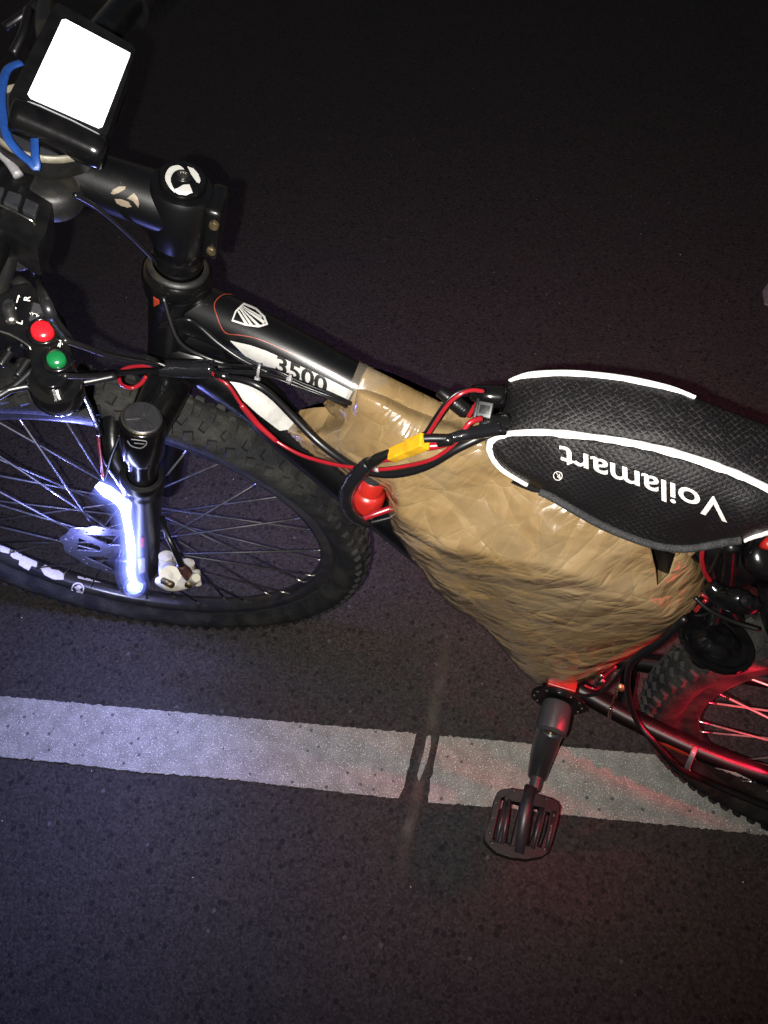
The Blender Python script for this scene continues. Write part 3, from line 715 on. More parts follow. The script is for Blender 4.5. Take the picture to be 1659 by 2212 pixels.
# handlebar
hb = MB()
BL = [SBAR+LS*t+v for t, v in ((-.32, u*-.0+FS*-.035), (-.2, FS*-.012+u*.003), (-.1, V((0, 0, 0))), (0, V((0, 0, 0))), (.1, V((0, 0, 0))), (.2, FS*-.012+u*.003), (.32, FS*-.035))]
hb.tube(BL, [.0112, .0112, .013, .0158, .013, .0112, .0112], 20, 6); hb.build('handlebar', M['frame'], bike)
for s in (1, -1):
    a = SBAR+LS*.2*s-FS*.012; b = SBAR+LS*.33*s-FS*.037
    MB().tube([a, b], .0165, 20, 0).build('grip', M['plastic'], bike, sharp=40)

# ------------------------------------------------------------------ wrapped battery pack
def inside(p, poly):
    x, y = p; c = False; j = len(poly)-1
    for i in range(len(poly)):
        xi, yi = poly[i]; xj, yj = poly[j]
        if (yi > y) != (yj > y) and x < (xj-xi)*(y-yi)/(yj-yi)+xi: c = not c
        j = i
    return c
def edist(p, poly):
    best = 1e9; P_ = V((p[0], p[1]))
    for i in range(len(poly)):
        a = V(poly[i-1]); b = V(poly[i]); ab = b-a; t = max(0, min(1, (P_-a).dot(ab)/max(ab.dot(ab), 1e-9)))
        best = min(best, (a+ab*t-P_).length)
    return best
def rbf(ctrl, lam=.02):
    """smooth sheet through scattered heights (thin plate)"""
    A = np.array(ctrl, float); P_ = A[:, :2]/100.; n = len(P_)
    def U(r2): return np.where(r2 > 1e-12, .5*r2*np.log(np.maximum(r2, 1e-12)), 0)
    K_ = U(((P_[:, None]-P_[None])**2).sum(-1)) + lam*np.eye(n); Q = np.c_[np.ones(n), P_]
    sol = np.linalg.solve(np.block([[K_, Q], [Q.T, np.zeros((3, 3))]]), np.r_[A[:, 2], 0, 0, 0])
    def f(x, y):
        q = np.array([x, y])/100.; return float(U(((P_-q)**2).sum(-1)) @ sol[:n] + sol[n]+sol[n+1:] @ q)
    return f
def shell(name, outline, yf, mt, parent, L=7., back=-.012, disp=None, rnd=0., rpx=22, holes=()):
    """closed body: near face follows yf(px,py), far face lies at y=back; rounded rim"""
    po = [(a[0]+ (1.5*noise.noise(V((a[0]*.07, a[1]*.07, 1)))), a[1]) for a in outline]
    fine = []
    for i in range(len(po)):
        a = V(po[i]); b = V(po[(i+1) % len(po)]); n = max(1, int((b-a).length/L))
        for k in range(n): q = a.lerp(b, k/n); fine.append((q.x, q.y))
    # regular interior points + boundary, constrained triangulation
    xs = [p[0] for p in fine]; ys = [p[1] for p in fine]; pts = [V(p) for p in fine]; nb = len(pts)
    bd = [(i, (i+1) % nb) for i in range(nb)]
    hp = []
    for h in holes:
        s0 = len(pts); pts += [V(q) for q in h]; bd += [(s0+i, s0+(i+1) % len(h)) for i in range(len(h))]; hp.append((s0, len(h)))
    yy = min(ys)
    row = 0
    while yy < max(ys):
        xx = min(xs)+(L/2 if row % 2 else 0)
        while xx < max(xs):
            if inside((xx, yy), fine) and edist((xx, yy), fine) > L*.6 and not any(inside((xx, yy), h) or edist((xx, yy), h) < L*.6 for h in holes): pts.append(V((xx, yy)))
            xx += L
        yy += L*.87; row += 1
    vo, eo, fo, _, _, _ = geometry.delaunay_2d_cdt(pts, bd, [], 0, 1e-5)
    fo = [f for f in fo if inside((sum(vo[i][0] for i in f)/3, sum(vo[i][1] for i in f)/3), fine) and not any(inside((sum(vo[i][0] for i in f)/3, sum(vo[i][1] for i in f)/3), h) for h in holes)]
    front = []
    for v in vo:
        ed = edist((v[0], v[1]), fine); yv = yf(v[0], v[1])
        if rnd: t = min(1, (ed+.5)/rpx); yv -= rnd*(1-t)**2.2
        p = Y(v[0], v[1], yv)
        if disp: p = p + disp(p, v, min(1, ed/32))
        front.append(p)
    bk = []
    for p, v in zip(front, vo):
        dh = min([edist((v[0], v[1]), h) for h in holes]) if holes else 1e9
        if v[0] > 1472 and holes: dh = min(dh, 30)
        k_ = max(0, min(1, (dh-34)/30)); thin = p.y-.0025; bk.append(V((p.x, thin*(1-k_)+min(back, p.y-.002)*k_, p.z)))
    n = len(front); fs = [tuple(f) for f in fo]; fs2 = [tuple(i+n for i in f[::-1]) for f in fo]
    cnt = {}
    for f in fo:
        for i in range(3):
            e = (f[i], f[(i+1) % 3]); cnt[e] = cnt.get(e, 0)+1
    side = [(b, a, a+n, b+n) for (a, b) in cnt if (b, a) not in cnt]
    return newmesh(name, front+bk, fs+fs2+side, mt, parent)

PACK = [(768, 822), (800, 836), (838, 852), (862, 864), (885, 876), (925, 892), (960, 906), (1000, 920), (1042, 932), (1100, 945), (1200, 960), (1300, 1010), (1390, 1050), (1470, 1090), (1520, 1150),
        (1500, 1178), (1490, 1182), (1512, 1215), (1530, 1240), (1526, 1288), (1505, 1315), (1455, 1352), (1400, 1395), (1340, 1430), (1285, 1462), (1262, 1472), (1228, 1488), (1190, 1482), (1155, 1477), (1125, 1450), (1100, 1422), (1070, 1385), (1050, 1362),
        (1012, 1333), (980, 1315), (955, 1290), (932, 1270), (912, 1235), (890, 1210), (868, 1172), (850, 1150), (838, 1110), (838, 1085), (830, 1060), (790, 1040), (745, 1032), (720, 1010), (680, 990), (648, 965), (612, 929),
        (664, 925), (700, 921), (728, 902), (712, 892), (697, 872), (722, 862), (748, 868), (757, 830)]
HOLE = [(1400, 1165), (1405, 1130), (1440, 1120), (1470, 1150), (1460, 1195), (1445, 1240), (1419, 1268), (1415, 1225)]
CREASE = [(845, 1112, .066), (930, 1162, .070), (1010, 1194, .073), (1110, 1217, .074), (1232, 1242, .070), (1341, 1286, .060), (1420, 1320, .048), (1467, 1337, .036)]
yup = rbf(CREASE + [(775, 820, .010), (1300, 1010, -.006), (1480, 1100, -.006),
          (760, 860, .019), (840, 858, .017), (950, 905, .017), (890, 885, .018), (1030, 945, .024), (1100, 960, .024),
          (720, 885, .010), (612, 929, .024), (665, 950, .034), (740, 950, .038), (800, 930, .035), (800, 1000, .045), (870, 960, .040), (700, 1000, .032), (790, 1035, .046),
          (950, 1000, .042), (880, 1060, .054), (1080, 1030, .034), (1060, 960, .026), (1000, 940, .030), (1150, 1060, .040), (1200, 1090, .042), (1160, 1000, .026), (1300, 1080, .026), (1350, 1150, .038), (1430, 1190, .036), (1400, 1120, .022), (1500, 1190, .02),
          (1520, 1290, .016), (1530, 1240, .01), (1490, 1260, .022), (900, 1250, .092), (1050, 1330, .11), (1200, 1430, .13), (1350, 1400, .09)], .01)
ylo = rbf(CREASE + [(850, 1150, .060), (890, 1210, .054), (932, 1270, .050), (1012, 1333, .046), (1100, 1422, .042), (1155, 1477, .040), (1225, 1487, .040), (1285, 1462, .036), (1400, 1395, .030),
          (1000, 1260, .061), (1120, 1310, .060), (1230, 1330, .058), (1180, 1420, .047), (1330, 1370, .044), (1520, 1300, .030), (1560, 1250, .03), (900, 1000, .10), (1100, 1050, .12), (1350, 1130, .10), (750, 950, .10), (650, 930, .10), (1500, 1180, .05)], .01)
def yc(x, y):
    a, b = yup(x, y), ylo(x, y); k_ = .006
    if y < 1030: return a
    h = max(0, min(1, .5+.5*(b-a)/k_)); v = b*(1-h)+a*h-k_*h*(1-h)
    return v if y > 1080 else a+(v-a)*(y-1030)/50
rr_ = random.Random(11)
FOLD = []
for k_ in range(16):
    a = R(rr_.choice((30, 38, 52, 100, -20))+rr_.uniform(-22, 22)); f_ = (14, 22, 34, 52, 80)[k_ % 5]*rr_.uniform(.8, 1.25)
    FOLD.append((math.cos(a), math.sin(a), f_, rr_.uniform(0, 5), .022/f_))
def crumple(p, v, e):
    wx = noise.noise(p*9)*.012; wz = noise.noise(p*9+V((7, 3, 1)))*.012; d = 0
    for k_, (c_, s_, f_, ph, am) in enumerate(FOLD):
        q = ((p.x+wx)*c_+(p.z+wz)*s_)*f_+ph
        tri = abs((q % 1)-.5)*2
        msk = max(0, min(1, noise.noise(p*15+V((k_*3.1, 0, 0)))*2.6+.35))
        d += am*msk*(1-tri)**1.7
    t_ = v[1]-(1186+(v[0]-1110)*.42); lower = .55+.45*max(0, min(1, (t_+40)/60)); t2 = v[1]-(880+(v[0]-800)*.42); lower *= .4+.6*max(0, min(1, t2/60))
    return V((0, .85, .5))*((d-.0012)*lower*.62*e + .0012*lower*e*noise.noise(p*26))
pk = thing('battery_pack', 'battery pack bundled in crumpled brown packing tape filling the frame triangle', 'battery pack', (.05, 0, .5))
PK = shell('tape_wrap', PACK, yc, M['brown'], pk, L=5.0, disp=crumple, rnd=.012, rpx=30, holes=[HOLE])
prism('cell_case', fill2d([[(1385, 1108), (1480, 1120), (1476, 1250), (1425, 1290), (1395, 1270)]]), lambda x, y: Y(x, y, .004), V((0, -.02, 0)), M['plastic'], pk)
PKB = bvh([PK])
for po in ([(842, 880), (1010, 935), (1200, 1010), (1190, 1060), (1000, 985), (832, 935)], [(905, 1010), (960, 1000), (1150, 1180), (1130, 1216), (1085, 1200)], [(1180, 1085), (1232, 1100), (1215, 1238), (1150, 1222)],
           [(1310, 1140), (1352, 1150), (1372, 1296), (1322, 1276)], [(930, 1190), (1160, 1262), (1370, 1330), (1350, 1372), (1140, 1310), (948, 1240)], [(1020, 1300), (1075, 1290), (1215, 1470), (1160, 1474)], [(1180, 1360), (1420, 1300), (1440, 1345), (1220, 1415)],
           [(690, 930), (800, 905), (830, 940), (730, 990)]):
    bm_ = fill2d([po]); decal('tape_strip', bm_, PKB, M['film'], pk, .0009, 6)
wt = MB().tube([Y(a, b, 0) for a, b in ((772, 838), (850, 877), (960, 931), (1100, 987), (1300, 1076), (1500, 1160))], [pxr(q, Y(960, 930, 0)) for q in (104, 107, 110, 108, 104, 100)], 48, 14)
nv = []
for p in wt.v:
    n1 = noise.noise(p*34); n2 = abs(noise.noise(V((p.x*60+p.z*40, p.y*60, 3)))); nv.append(p + V((0, .7, .7))*(.0012*n1-.0016*n2+.0006))
wt.v = nv; wt.build('tube_wrap', M['brown'], pk)
# torn strip of tape pulled to the seat tube
cl = fill2d([[(776, 782), (800, 788), (842, 802), (832, 835), (815, 862), (765, 862), (745, 868), (757, 830)]])
PB = bvh([PK, frame])
decal('clear_tape', cl, bvh([frame]), M['clear'], pk, .0012, 6)
on('red_cell_label', [[(1362, 1120), (1440, 1140), (1428, 1163), (1385, 1160)]], M['orange'], pk, bvh([frame, PK]), 6, .001)
on('black_tape_patch', [[(1104, 1042), (1116, 1028), (1178, 1054), (1172, 1066), (1150, 1062), (1125, 1052)]], M['tape'], pk, PB, 6, .001)
sd_ = MB().tube([Y(1395, 1178, .0), Y(1450, 1212, -.002), Y(1540, 1265, -.002)], .0045, 12, 2).build('pack_strap', M['grey'], pk)

# ------------------------------------------------------------------ padded tube bag
bag = thing('frame_bag', 'black zipped top tube bag with glowing reflective edging and white lettering', 'bag', (-.05, .0, .75))
N_ = [(1092, 931), (1120, 928), (1170, 926), (1250, 932), (1350, 946), (1450, 966), (1550, 998), (1620, 1026), (1700, 1066), (1800, 1115), (1900, 1170)]
F_ = [(1081, 846), (1097, 822), (1150, 799), (1230, 797), (1330, 806), (1410, 822), (1470, 842), (1560, 882), (1659, 917), (1760, 960), (1860, 1010)]
YN, YF = .030, -.026
vs = []; K = 14; NS_ = 60
def resamp(L_, n):
    P_, _ = catmull([V((a, b, 0)) for a, b in L_], [0]*len(L_), 12)
    return [P_[min(len(P_)-1, int(round(i*(len(P_)-1)/n)))] for i in range(n+1)]
Nn = resamp(N_, NS_); Fn = resamp(F_, NS_)
secs = []
for i in range(NS_+1):
    a = Y(Nn[i].x, Nn[i].y, YN); b = Y(Fn[i].x, Fn[i].y, YF)
    upv = V((0, 0, 1)); row = []
    bump = .007*min(1, (i+1)/6)
    if i == 0: row = [a-upv*.075-V((0, .012, 0)), a-upv*.045]
    else: row = [a-upv*.075-V((0, .012, 0)), a-upv*.02]
    for k in range(K+1):
        t = k/K; s_ = math.sin(math.pi*t)**.7
        row.append(a.lerp(b, t)+upv*bump*s_ + V((0, 0, .0015*noise.noise(V((i*.25, k*.35, 3))))))
    row += [b-upv*.02-V((0, .001, 0)), b-upv*.075+V((0, .012, 0))]
    secs.append(row)
W_ = len(secs[0]); vs = [p for r_ in secs for p in r_]
fs = [(i*W_+k, (i+1)*W_+k, (i+1)*W_+(k+1) % W_, i*W_+(k+1) % W_) for i in range(NS_) for k in range(W_)]
fs.append(tuple(range(W_))); fs.append(tuple(range(NS_*W_, NS_*W_+W_))[::-1])
# the blunt front end bulges forward a little
body = newmesh('top_panel', vs, fs, M['ripstop'], bag)
try: body.data.set_sharp_from_angle(angle=R(70))
except Exception: pass
PANEL = [(1049, 955), (1054, 942), (1072, 934), (1110, 927), (1170, 924), (1250, 930), (1350, 944), (1450, 964), (1550, 996), (1620, 1024), (1700, 1064), (1800, 1115), (1880, 1190), (1760, 1190),
         (1700, 1160), (1650, 1152), (1600, 1168), (1560, 1174), (1520, 1183), (1480, 1188), (1435, 1185), (1390, 1174), (1340, 1155), (1290, 1133), (1225, 1097), (1185, 1068), (1160, 1056), (1120, 1036), (1090, 1020), (1063, 995), (1051, 975)]
yp = rbf([(1049, 955, .040), (1060, 985, .044), (1100, 930, .0345), (1250, 932, .0345), (1450, 966, .0345), (1620, 1026, .0345), (1800, 1115, .034), (1090, 980, .040), (1200, 990, .047), (1350, 1030, .052), (1500, 1080, .054), (1620, 1110, .052), (1160, 1056, .052), (1225, 1097, .055), (1290, 1133, .055), (1435, 1185, .052), (1560, 1174, .048), (1300, 1080, .053), (1450, 1130, .055), (1700, 1160, .045)])
def soft(p, v, e): return V((0, .0016*e*noise.noise(p*30), 0))
panel = shell('side_panel', PANEL, yp, M['ripstop'], bag, L=9., disp=soft, rnd=.010, rpx=26, back=.004)
GB = bvh([panel]); TB = bvh([body]); AB = bvh([panel, body])
rs = stroke([(1163, 1062), (1110, 1033), (1080, 1013), (1060, 988), (1054, 962), (1066, 945), (1100, 937), (1170, 934), (1250, 941), (1350, 955), (1450, 977), (1550, 1009), (1620, 1037), (1700, 1078)], [2, 15, 20, 22, 22, 22, 22, 24, 26, 27, 29, 31, 32, 32], 8)
def pipe(name, pts, ws, surf, mt, parent, lift=.001, thick=.0016):
    P_ = []; 
    pts, ws = catmull([V((a, b, 0)) for a, b in pts], ws, 5)
    mb = MB(); PP = []; WW = []; nn = []
    for q, w_ in zip(pts, ws):
        d = ray(q.x, q.y).normalized(); h = surf.ray_cast(CAM, d)
        if h[0] is None: continue
        n = h[1] if h[1].dot(d) < 0 else -h[1]; PP.append(h[0]+n*lift); WW.append(pxr(w_, h[0])); nn.append(n)
    vs = []; fs = []; S = 10
    for i, p in enumerate(PP):
        t = (PP[min(i+1, len(PP)-1)]-PP[max(i-1, 0)]).normalized(); n = (nn[i]-t*nn[i].dot(t)).normalized(); b = t.cross(n)
        for k in range(S):
            a = 2*math.pi*k/S; vs.append(p+b*math.cos(a)*WW[i]+n*math.sin(a)*thick)
    for i in range(len(PP)-1):
        for k in range(S): fs.append((i*S+k, i*S+(k+1) % S, (i+1)*S+(k+1) % S, (i+1)*S+k))
    fs.append(tuple(range(S))); fs.append(tuple(range((len(PP)-1)*S, len(PP)*S)))
    return newmesh(name, vs, fs, mt, parent)
pipe('reflective_strip', [(1163, 1061), (1140, 1046), (1110, 1029), (1082, 1010), (1064, 986), (1059, 965), (1068, 949), (1100, 939), (1170, 936), (1250, 943), (1350, 957), (1450, 979), (1550, 1011), (1620, 1039), (1700, 1080)], [3, 12, 19, 22, 22, 22, 22, 22, 24, 26, 27, 29, 31, 32, 32], GB, M['reflect'], bag)
pipe('reflective_strip', [(1102, 825), (1118, 818), (1150, 811), (1230, 808), (1330, 817), (1410, 832), (1460, 845), (1500, 862)], [2, 12, 19, 22, 22, 20, 14, 2], TB, M['reflect'], bag)
pipe('reflective_strip', [(1606, 1166), (1625, 1158), (1650, 1151), (1690, 1140)], [2, 12, 18, 20], GB, M['reflect'], bag)
pipe('zipper', [(1168, 1056), (1196, 1069), (1234, 1091), (1294, 1125), (1343, 1147), (1392, 1165), (1436, 1176), (1480, 1179), (1520, 1174), (1560, 1166), (1600, 1160)], [6, 13, 15, 15, 15, 15, 15, 15, 14, 12, 8], GB, M['zipper'], bag, .002, .0035)
# lettering, upside down as the bag hangs
decal('lettering', text2d('Voilamart', (1568, 1081), (-91.5, -30.5), (2, 64), offset=.012, space=.99), AB, M['whiteink'], bag, .0012, 6)
on('trademark', [ellipse(1206, 1026, 10, 10, 0), ellipse(1206, 1026, 8.4, 8.4, 0)], M['whiteink'], bag, AB, 4, .0012)
decal('trademark', text2d('R', (1211, 1022), (-15, -4), (3, 15), offset=.01), AB, M['whiteink'], bag, .0012, 4)

# ------------------------------------------------------------------ wiring
cw = thing('wire_loom', 'black wires bound with glossy black tape crossing in front of the head tube', 'wires', tuple(Y(395, 795, .05)))
cable('wire', [(140, 735, .20), (190, 752, .16), (240, 768, .12), (300, 779, .085), (350, 787, .06)], [15, 14, 13, 12, 12], M['cable'], cw)
cable('wire', [(140, 812, .20), (200, 812, .15), (260, 806, .10), (310, 802, .07), (355, 801, .05)], [12, 12, 11, 11, 11], M['cable'], cw)
cable('wrap', [(344, 794, .055), (380, 796, .05), (420, 797, .046), (462, 797, .042)], [36, 40, 42, 38], M['tape'], cw, seg=16)
cable('wrap', [(312, 776, .075), (346, 786, .06)], [22, 24], M['shrink'], cw)
cable('wire', [(455, 787, .046), (520, 789, .046), (570, 795, .046), (610, 806, .046), (650, 826, .044), (700, 845, .04), (735, 860, .036), (758, 870, .030)], 5.5, M['cable'], cw)
cable('wire', [(455, 797, .042), (520, 801, .042), (570, 806, .042), (620, 819, .042), (665, 838, .040), (710, 855, .038), (740, 866, .034), (757, 874, .030)], 5.5, M['cable'], cw)
cable('wire', [(455, 801, .040), (530, 806, .040), (590, 816, .040), (640, 834, .038), (690, 852, .036), (745, 874, .030)], 5, M['cable'], cw)
pcb = thing('power_cable', 'thick black cable running from the bound wires down to the bag', 'cable', tuple(Y(600, 868, .045)))
BC = [(462, 806, .046), (486, 815, .047), (520, 820, .048), (556, 833, .048), (590, 857, .046), (630, 897, .046), (680, 948, .050), (730, 988, .056), (775, 1014, .062), (830, 1024, .064), (880, 1020, .064), (930, 1003, .062), (985, 970, .056), (1060, 935, .042), (1090, 930, .036)]
cable('wire', BC, [10, 16, 16, 16, 16, 17, 18, 18, 18, 19, 19, 19, 20, 22, 22], M['cable'], pcb, seg=14)
cable('sleeve_or_halo', [(468, 806, .048), (492, 815, .049)], 20, M['shrink'], pcb)
rw = thing('red_wire', 'long thin red wire with a sleeved joint sagging below the down tube graphic', 'wire', tuple(Y(560, 916, .05)))
cable('wire', [(452, 802, .045), (472, 816, .05), (496, 836, .052), (523, 876, .052), (556, 916, .052), (596, 952, .052), (649, 982, .054), (708, 1000, .058), (764, 1010, .064), (820, 1014, .066), (880, 1006, .066), (933, 992, .066), (978, 962, .062), (1005, 925, .054), (1018, 911, .050), (1040, 904, .044)], [8]*6+[8, 9, 9, 9, 9, 9, 9, 11, 13, 13], M['red'], rw)
cable('sleeve_or_halo', [(521, 874, .053), (545, 903, .053), (560, 920, .053), (597, 953, .053)], [12, 14, 13, 11], M['red'], rw)
cable('end_band', [(810, 1015, .0665), (818, 1015, .0665)], 10, M['nylon'], rw)
rl = thing('red_wire', 'thin red and black twin wire arching above the yellow connector', 'wire', tuple(Y(964, 878, .04)))
cable('wire', [(912, 950, .055), (925, 938, .054), (944, 908, .052), (966, 876, .05), (992, 853, .046), (1018, 843, .040), (1044, 845, .034)], 9, M['red'], rl)
cable('wire', [(908, 945, .052), (920, 932, .050), (940, 900, .048), (960, 872, .046), (985, 850, .040), (1012, 840, .034)], 7, M['cable'], rl)
# yellow connector and its leads
yq = thing('power_connector', 'yellow battery connector joining black and red leads over the taped pack', 'connector', tuple(Y(882, 970, .07)))
mb = MB()
A_, B_ = Y(846, 984, .070), Y(918, 953, .070); ax_ = (B_-A_).normalized(); mid = (A_+B_)/2
vv = (CAM-mid).normalized(); nz = (vv - ax_*vv.dot(ax_)).normalized(); sz = ax_.cross(nz)
nz2 = (nz*.80 + sz*(-.60 if sz.z < 0 else .6)*1).normalized(); 
dn = ax_.cross(nz2).normalized()
L2 = (B_-A_).length/2
mb.box(mid-ax_*L2*.45, ax_*L2*.55, dn*.0050, nz2*.0042, .0010); mb.box(mid+ax_*L2*.52, ax_*L2*.50, dn*.0054, nz2*.0046, .0008)
xt = mb.build('connector_shell', M['yellow'], yq, sharp=40)
cable('lead', [(848, 977, .068), (835, 981, .070), (815, 991, .072), (796, 1005, .072), (780, 1022, .072)], [20, 19, 24, 26, 28], M['shrink'], yq, seg=14)
cable('lead', [(852, 990, .066), (825, 992, .066), (798, 998, .066)], [15, 16, 14], M['red'], yq, seg=12)
cable('lead', [(915, 948, .070), (930, 947, .068), (964, 947, .064), (985, 944, .060)], [19, 18, 17, 19], M['cable'], yq, seg=12)
cable('lead', [(914, 964, .066), (940, 963, .064), (972, 957, .060)], [22, 18, 14], M['red'], yq, seg=12)
cable('wrap', [(964, 950, .063), (985, 944, .060), (1008, 938, .056), (1032, 934, .050), (1075, 926, .040)], [22, 24, 28, 30, 32], M['tape'], yq, seg=14)
cable('wrap', [(947, 954, .065), (968, 951, .064), (972, 951, .063)], [26, 27, 27], M['shrink'], yq)
lp = thing('taped_cable_loop', 'thick loop of cable wound in black tape hanging over the front tyre', 'cable', tuple(Y(745, 1070, .07)))
cable('wrap', [(795, 1000, .072), (776, 1020, .074), (757, 1044, .076), (747, 1070, .076), (752, 1098, .074), (768, 1118, .070), (792, 1130, .064)], [27, 34, 34, 31, 30, 28, 24], M['tape'], lp, seg=18)
cable('lead', [(784, 1120, .066), (805, 1112, .062), (845, 1098, .052)], [14, 14, 15], M['red'], lp)
cable('lead', [(788, 1130, .064), (812, 1126, .058), (850, 1116, .048)], [11, 11, 11], M['cable'], lp)
# red screw cap beside the loop
rc = thing('red_screw_knob', 'round red plastic knob with a grey top poking out of the taped pack', 'knob', tuple(Y(795, 1075, .05)))
a_, b_ = Y(806, 1034, .040), Y(782, 1112, .052); ax_ = (b_-a_).normalized(); ln_ = (b_-a_).length
r0 = pxr(62, a_)
MB().lathe(a_, ax_, [(0, -.001), (r0*.80, -.001), (r0*.92, .001), (r0*.96, ln_*.30), (r0*1.16, ln_*.34), (r0*1.24, ln_*.42), (r0*1.24, ln_*.70), (r0*1.12, ln_*.80), (0, ln_*.80)], 44).build('cap', M['redcap'], rc, sharp=50)
MB().lathe(a_+ax_*ln_*.78, ax_, [(0, 0), (r0*1.02, 0), (r0*1.02, .0035), (r0*.9, .005), (0, .005)], 40).build('white_ring', M['nylon'], rc, sharp=50)
MB().lathe(a_-ax_*.004, ax_, [(0, 0), (r0*.78, 0), (r0*.82, .003), (0, .003)], 40).build('grey_top', M['grey'], rc, sharp=50)
# plugs at the front of the bag
pg = thing('barrel_plug', 'black ribbed plug lying along the top tube in front of the bag', 'plug', tuple(Y(975, 870, .0)))
q0, q1 = Y(948, 843, .004), Y(1012, 893, .010); dv = (q1-q0)
MB().tube([q0, q0+dv*.05, q0+dv*.40, q0+dv*.42, q0+dv*.9, q1], [.004, .0048, .0050, .0062, .0064, .0045], 18, 0).build('plug_body', M['plastic'], pg, sharp=40)
for k in range(6): MB().lathe(q0+dv*(.5+.07*k), dv, [(.0062, -.0004), (.0070, 0), (.0062, .0006)], 20).build('rib', M['plastic'], pg)
pg2 = thing('barrel_plug', 'round black socket squeezed between the grey plug and the bag', 'plug', tuple(Y(1065, 870, .0)))
MB().tube([Y(1022, 848, .006), Y(1048, 855, .008), Y(1088, 858, .004)], [.006, .0085, .0095], 18, 3).build('socket_body', M['gloss'], pg2)
MB().tube([Y(1035, 915, .03), Y(1060, 918, .028), Y(1095, 918, .02)], [.006, .008, .009], 16, 3).build('socket_sleeve', M['shrink'], pg2)
p3 = thing('wire_plug', 'grey flat multi pin plug with red wires at the front of the bag', 'plug', tuple(Y(1030, 885, .02)))
c_ = Y(1048, 886, .026); e1 = (Y(1070, 890, .026)-c_).normalized(); tn = V((-.1, .55, .8)).normalized(); tn = (tn-e1*tn.dot(e1)).normalized(); e2 = e1.cross(tn)
MB().box(c_, e1*.0055, e2*.0058, tn*.003, .0006).build('plug_shell', M['grey'], p3, sharp=40)
MB().box(c_-e1*.0064, e1*.0012, e2*.0075, tn*.0038, .0004).build('plug_flange', M['plastic'], p3, sharp=40)
MB().box(c_+tn*.003, e1*.0036, e2*.0032, tn*.0006, .0002).build('plug_latch', M['plastic'], p3, sharp=40)
cable('wire', [(1012, 900, .024), (1024, 880, .022), (1030, 872, .022)], 10, M['red'], p3)
cable('wire', [(1040, 908, .026), (1062, 912, .026), (1082, 906, .024)], 9, M['red'], p3)

def ziptie(label, pts, y_, wpx, head):
    P_ = [Y(a, b, c) for a, b, c in pts]
    z = thing('cable_tie', label, 'cable tie', tuple(P_[0]), 'clear cable ties')
    MB().tube(P_, [(pxr(wpx, P_[0]), .0008)]*len(P_), 8, 3, flat=V((1, 0, 0))).build('strap', M['nylon'], z)
    h = P_[head]; d = (P_[1]-P_[0]).normalized()
    MB().box(h, V((1, 0, 0))*pxr(wpx*1.35, h), d*pxr(wpx*1.1, h), d.cross(V((1, 0, 0)))*.002, .0005).build('head', M['nylon'], z, sharp=40)
ziptie('clear cable tie standing upright on the black wires beside the down tube', [(561, 786, .047), (558, 800, .051), (556, 818, .050)], 0, 7, 2)
ziptie('clear cable tie below the 3500 numerals', [(627, 810, .045), (625, 820, .048), (624, 830, .046)], 0, 8, 1)
ziptie('pink lit clear cable tie round the chainstay by the rear tyre', [(1502, 1612, .062), (1497, 1628, .074), (1487, 1652, .076), (1483, 1666, .070)], 0, 11, 3)

# red wires by the fork crown and the LED lead
fw_ = thing('red_wire', 'red wire looped behind the fork crown above the white light strip', 'wire', tuple(Y(290, 830, .03)))
cable('wire', [(256, 810, .06), (262, 830, .06), (285, 838, .055), (305, 828, .05), (316, 812, .045)], 9, M['red'], fw_)
cable('wire', [(262, 800, .05), (285, 792, .045), (330, 790, .04)], 8, M['red'], fw_)
ll = thing('light_lead', 'black and red lead hanging down beside the fork leg to the white light strip', 'wire', tuple(Y(215, 930, .09)))
cable('sleeve_or_halo', [(172, 815, .14), (180, 850, .125), (196, 885, .11), (208, 915, .10), (214, 938, .098)], [8, 10, 12, 13, 12], M['shrink'], ll)
cable('wire', [(211, 925, .098), (214, 960, .096), (219, 1000, .094), (222, 1032, .092)], 7, M['red'], ll)
cable('wire', [(258, 940, .085), (240, 985, .088), (232, 1015, .09), (225, 1036, .09)], 6, M['cable'], ll)

# ------------------------------------------------------------------ light strips
def lamps(pts, power, color, aim=None, cone=150, rad=.004):
    for p in pts:
        l = bpy.data.lights.new('diode_or_fill_light', 'SPOT' if aim else 'POINT'); l.energy = power; l.color = color; l.shadow_soft_size = rad
        o = bpy.data.objects.new('diode_or_fill_light', l); col.objects.link(o); o.location = p
        if aim: l.spot_size = R(cone); l.spot_blend = 1; o.rotation_mode = 'QUATERNION'; o.rotation_quaternion = V(aim).to_track_quat('-Z', 'Y')
def lightstrip(name, label, pts, wpx, core, halos, loc):
    t_ = thing(name, label, 'light strip', loc)
    P_ = [Y(*q) for q in pts]
    MB().tube(P_, [(pxr(w_, p), pxr(w_, p)*.6) for w_, p in zip(wpx, P_)], 12, 5, flat=CX).build('diodes', core, t_)
    for ex, sm in halos or []: MB().tube(P_, [(pxr(w_+ex, p), pxr(w_+ex, p)) for w_, p in zip(wpx, P_)], 20, 5, flat=CX).build('glow_halo', sm, t_)  # nested glowing tubes shape the bloom halo, not a real covering
lightstrip('light_strip', 'glaring white LED strip curling down the front fork leg', [(210, 1047, .104), (232, 1062, .104), (254, 1078, .104), (268, 1100, .104), (276, 1135, .102), (282, 1170, .102), (284, 1210, .102), (283, 1236, .102), (291, 1268, .102)], [17, 30, 25, 16, 15, 16, 15, 15, 12], M['led'], [(10, sleeve_or_halo(40)), (22, sleeve_or_halo(20)), (36, sleeve_or_halo(9)), (54, sleeve_or_halo(4))], tuple(Y(280, 1160, .1)))
rlp = [Y(1740, 1500, .082), Y(1736, 1550, .080), Y(1734, 1600, .080), Y(1740, 1650, .082)]
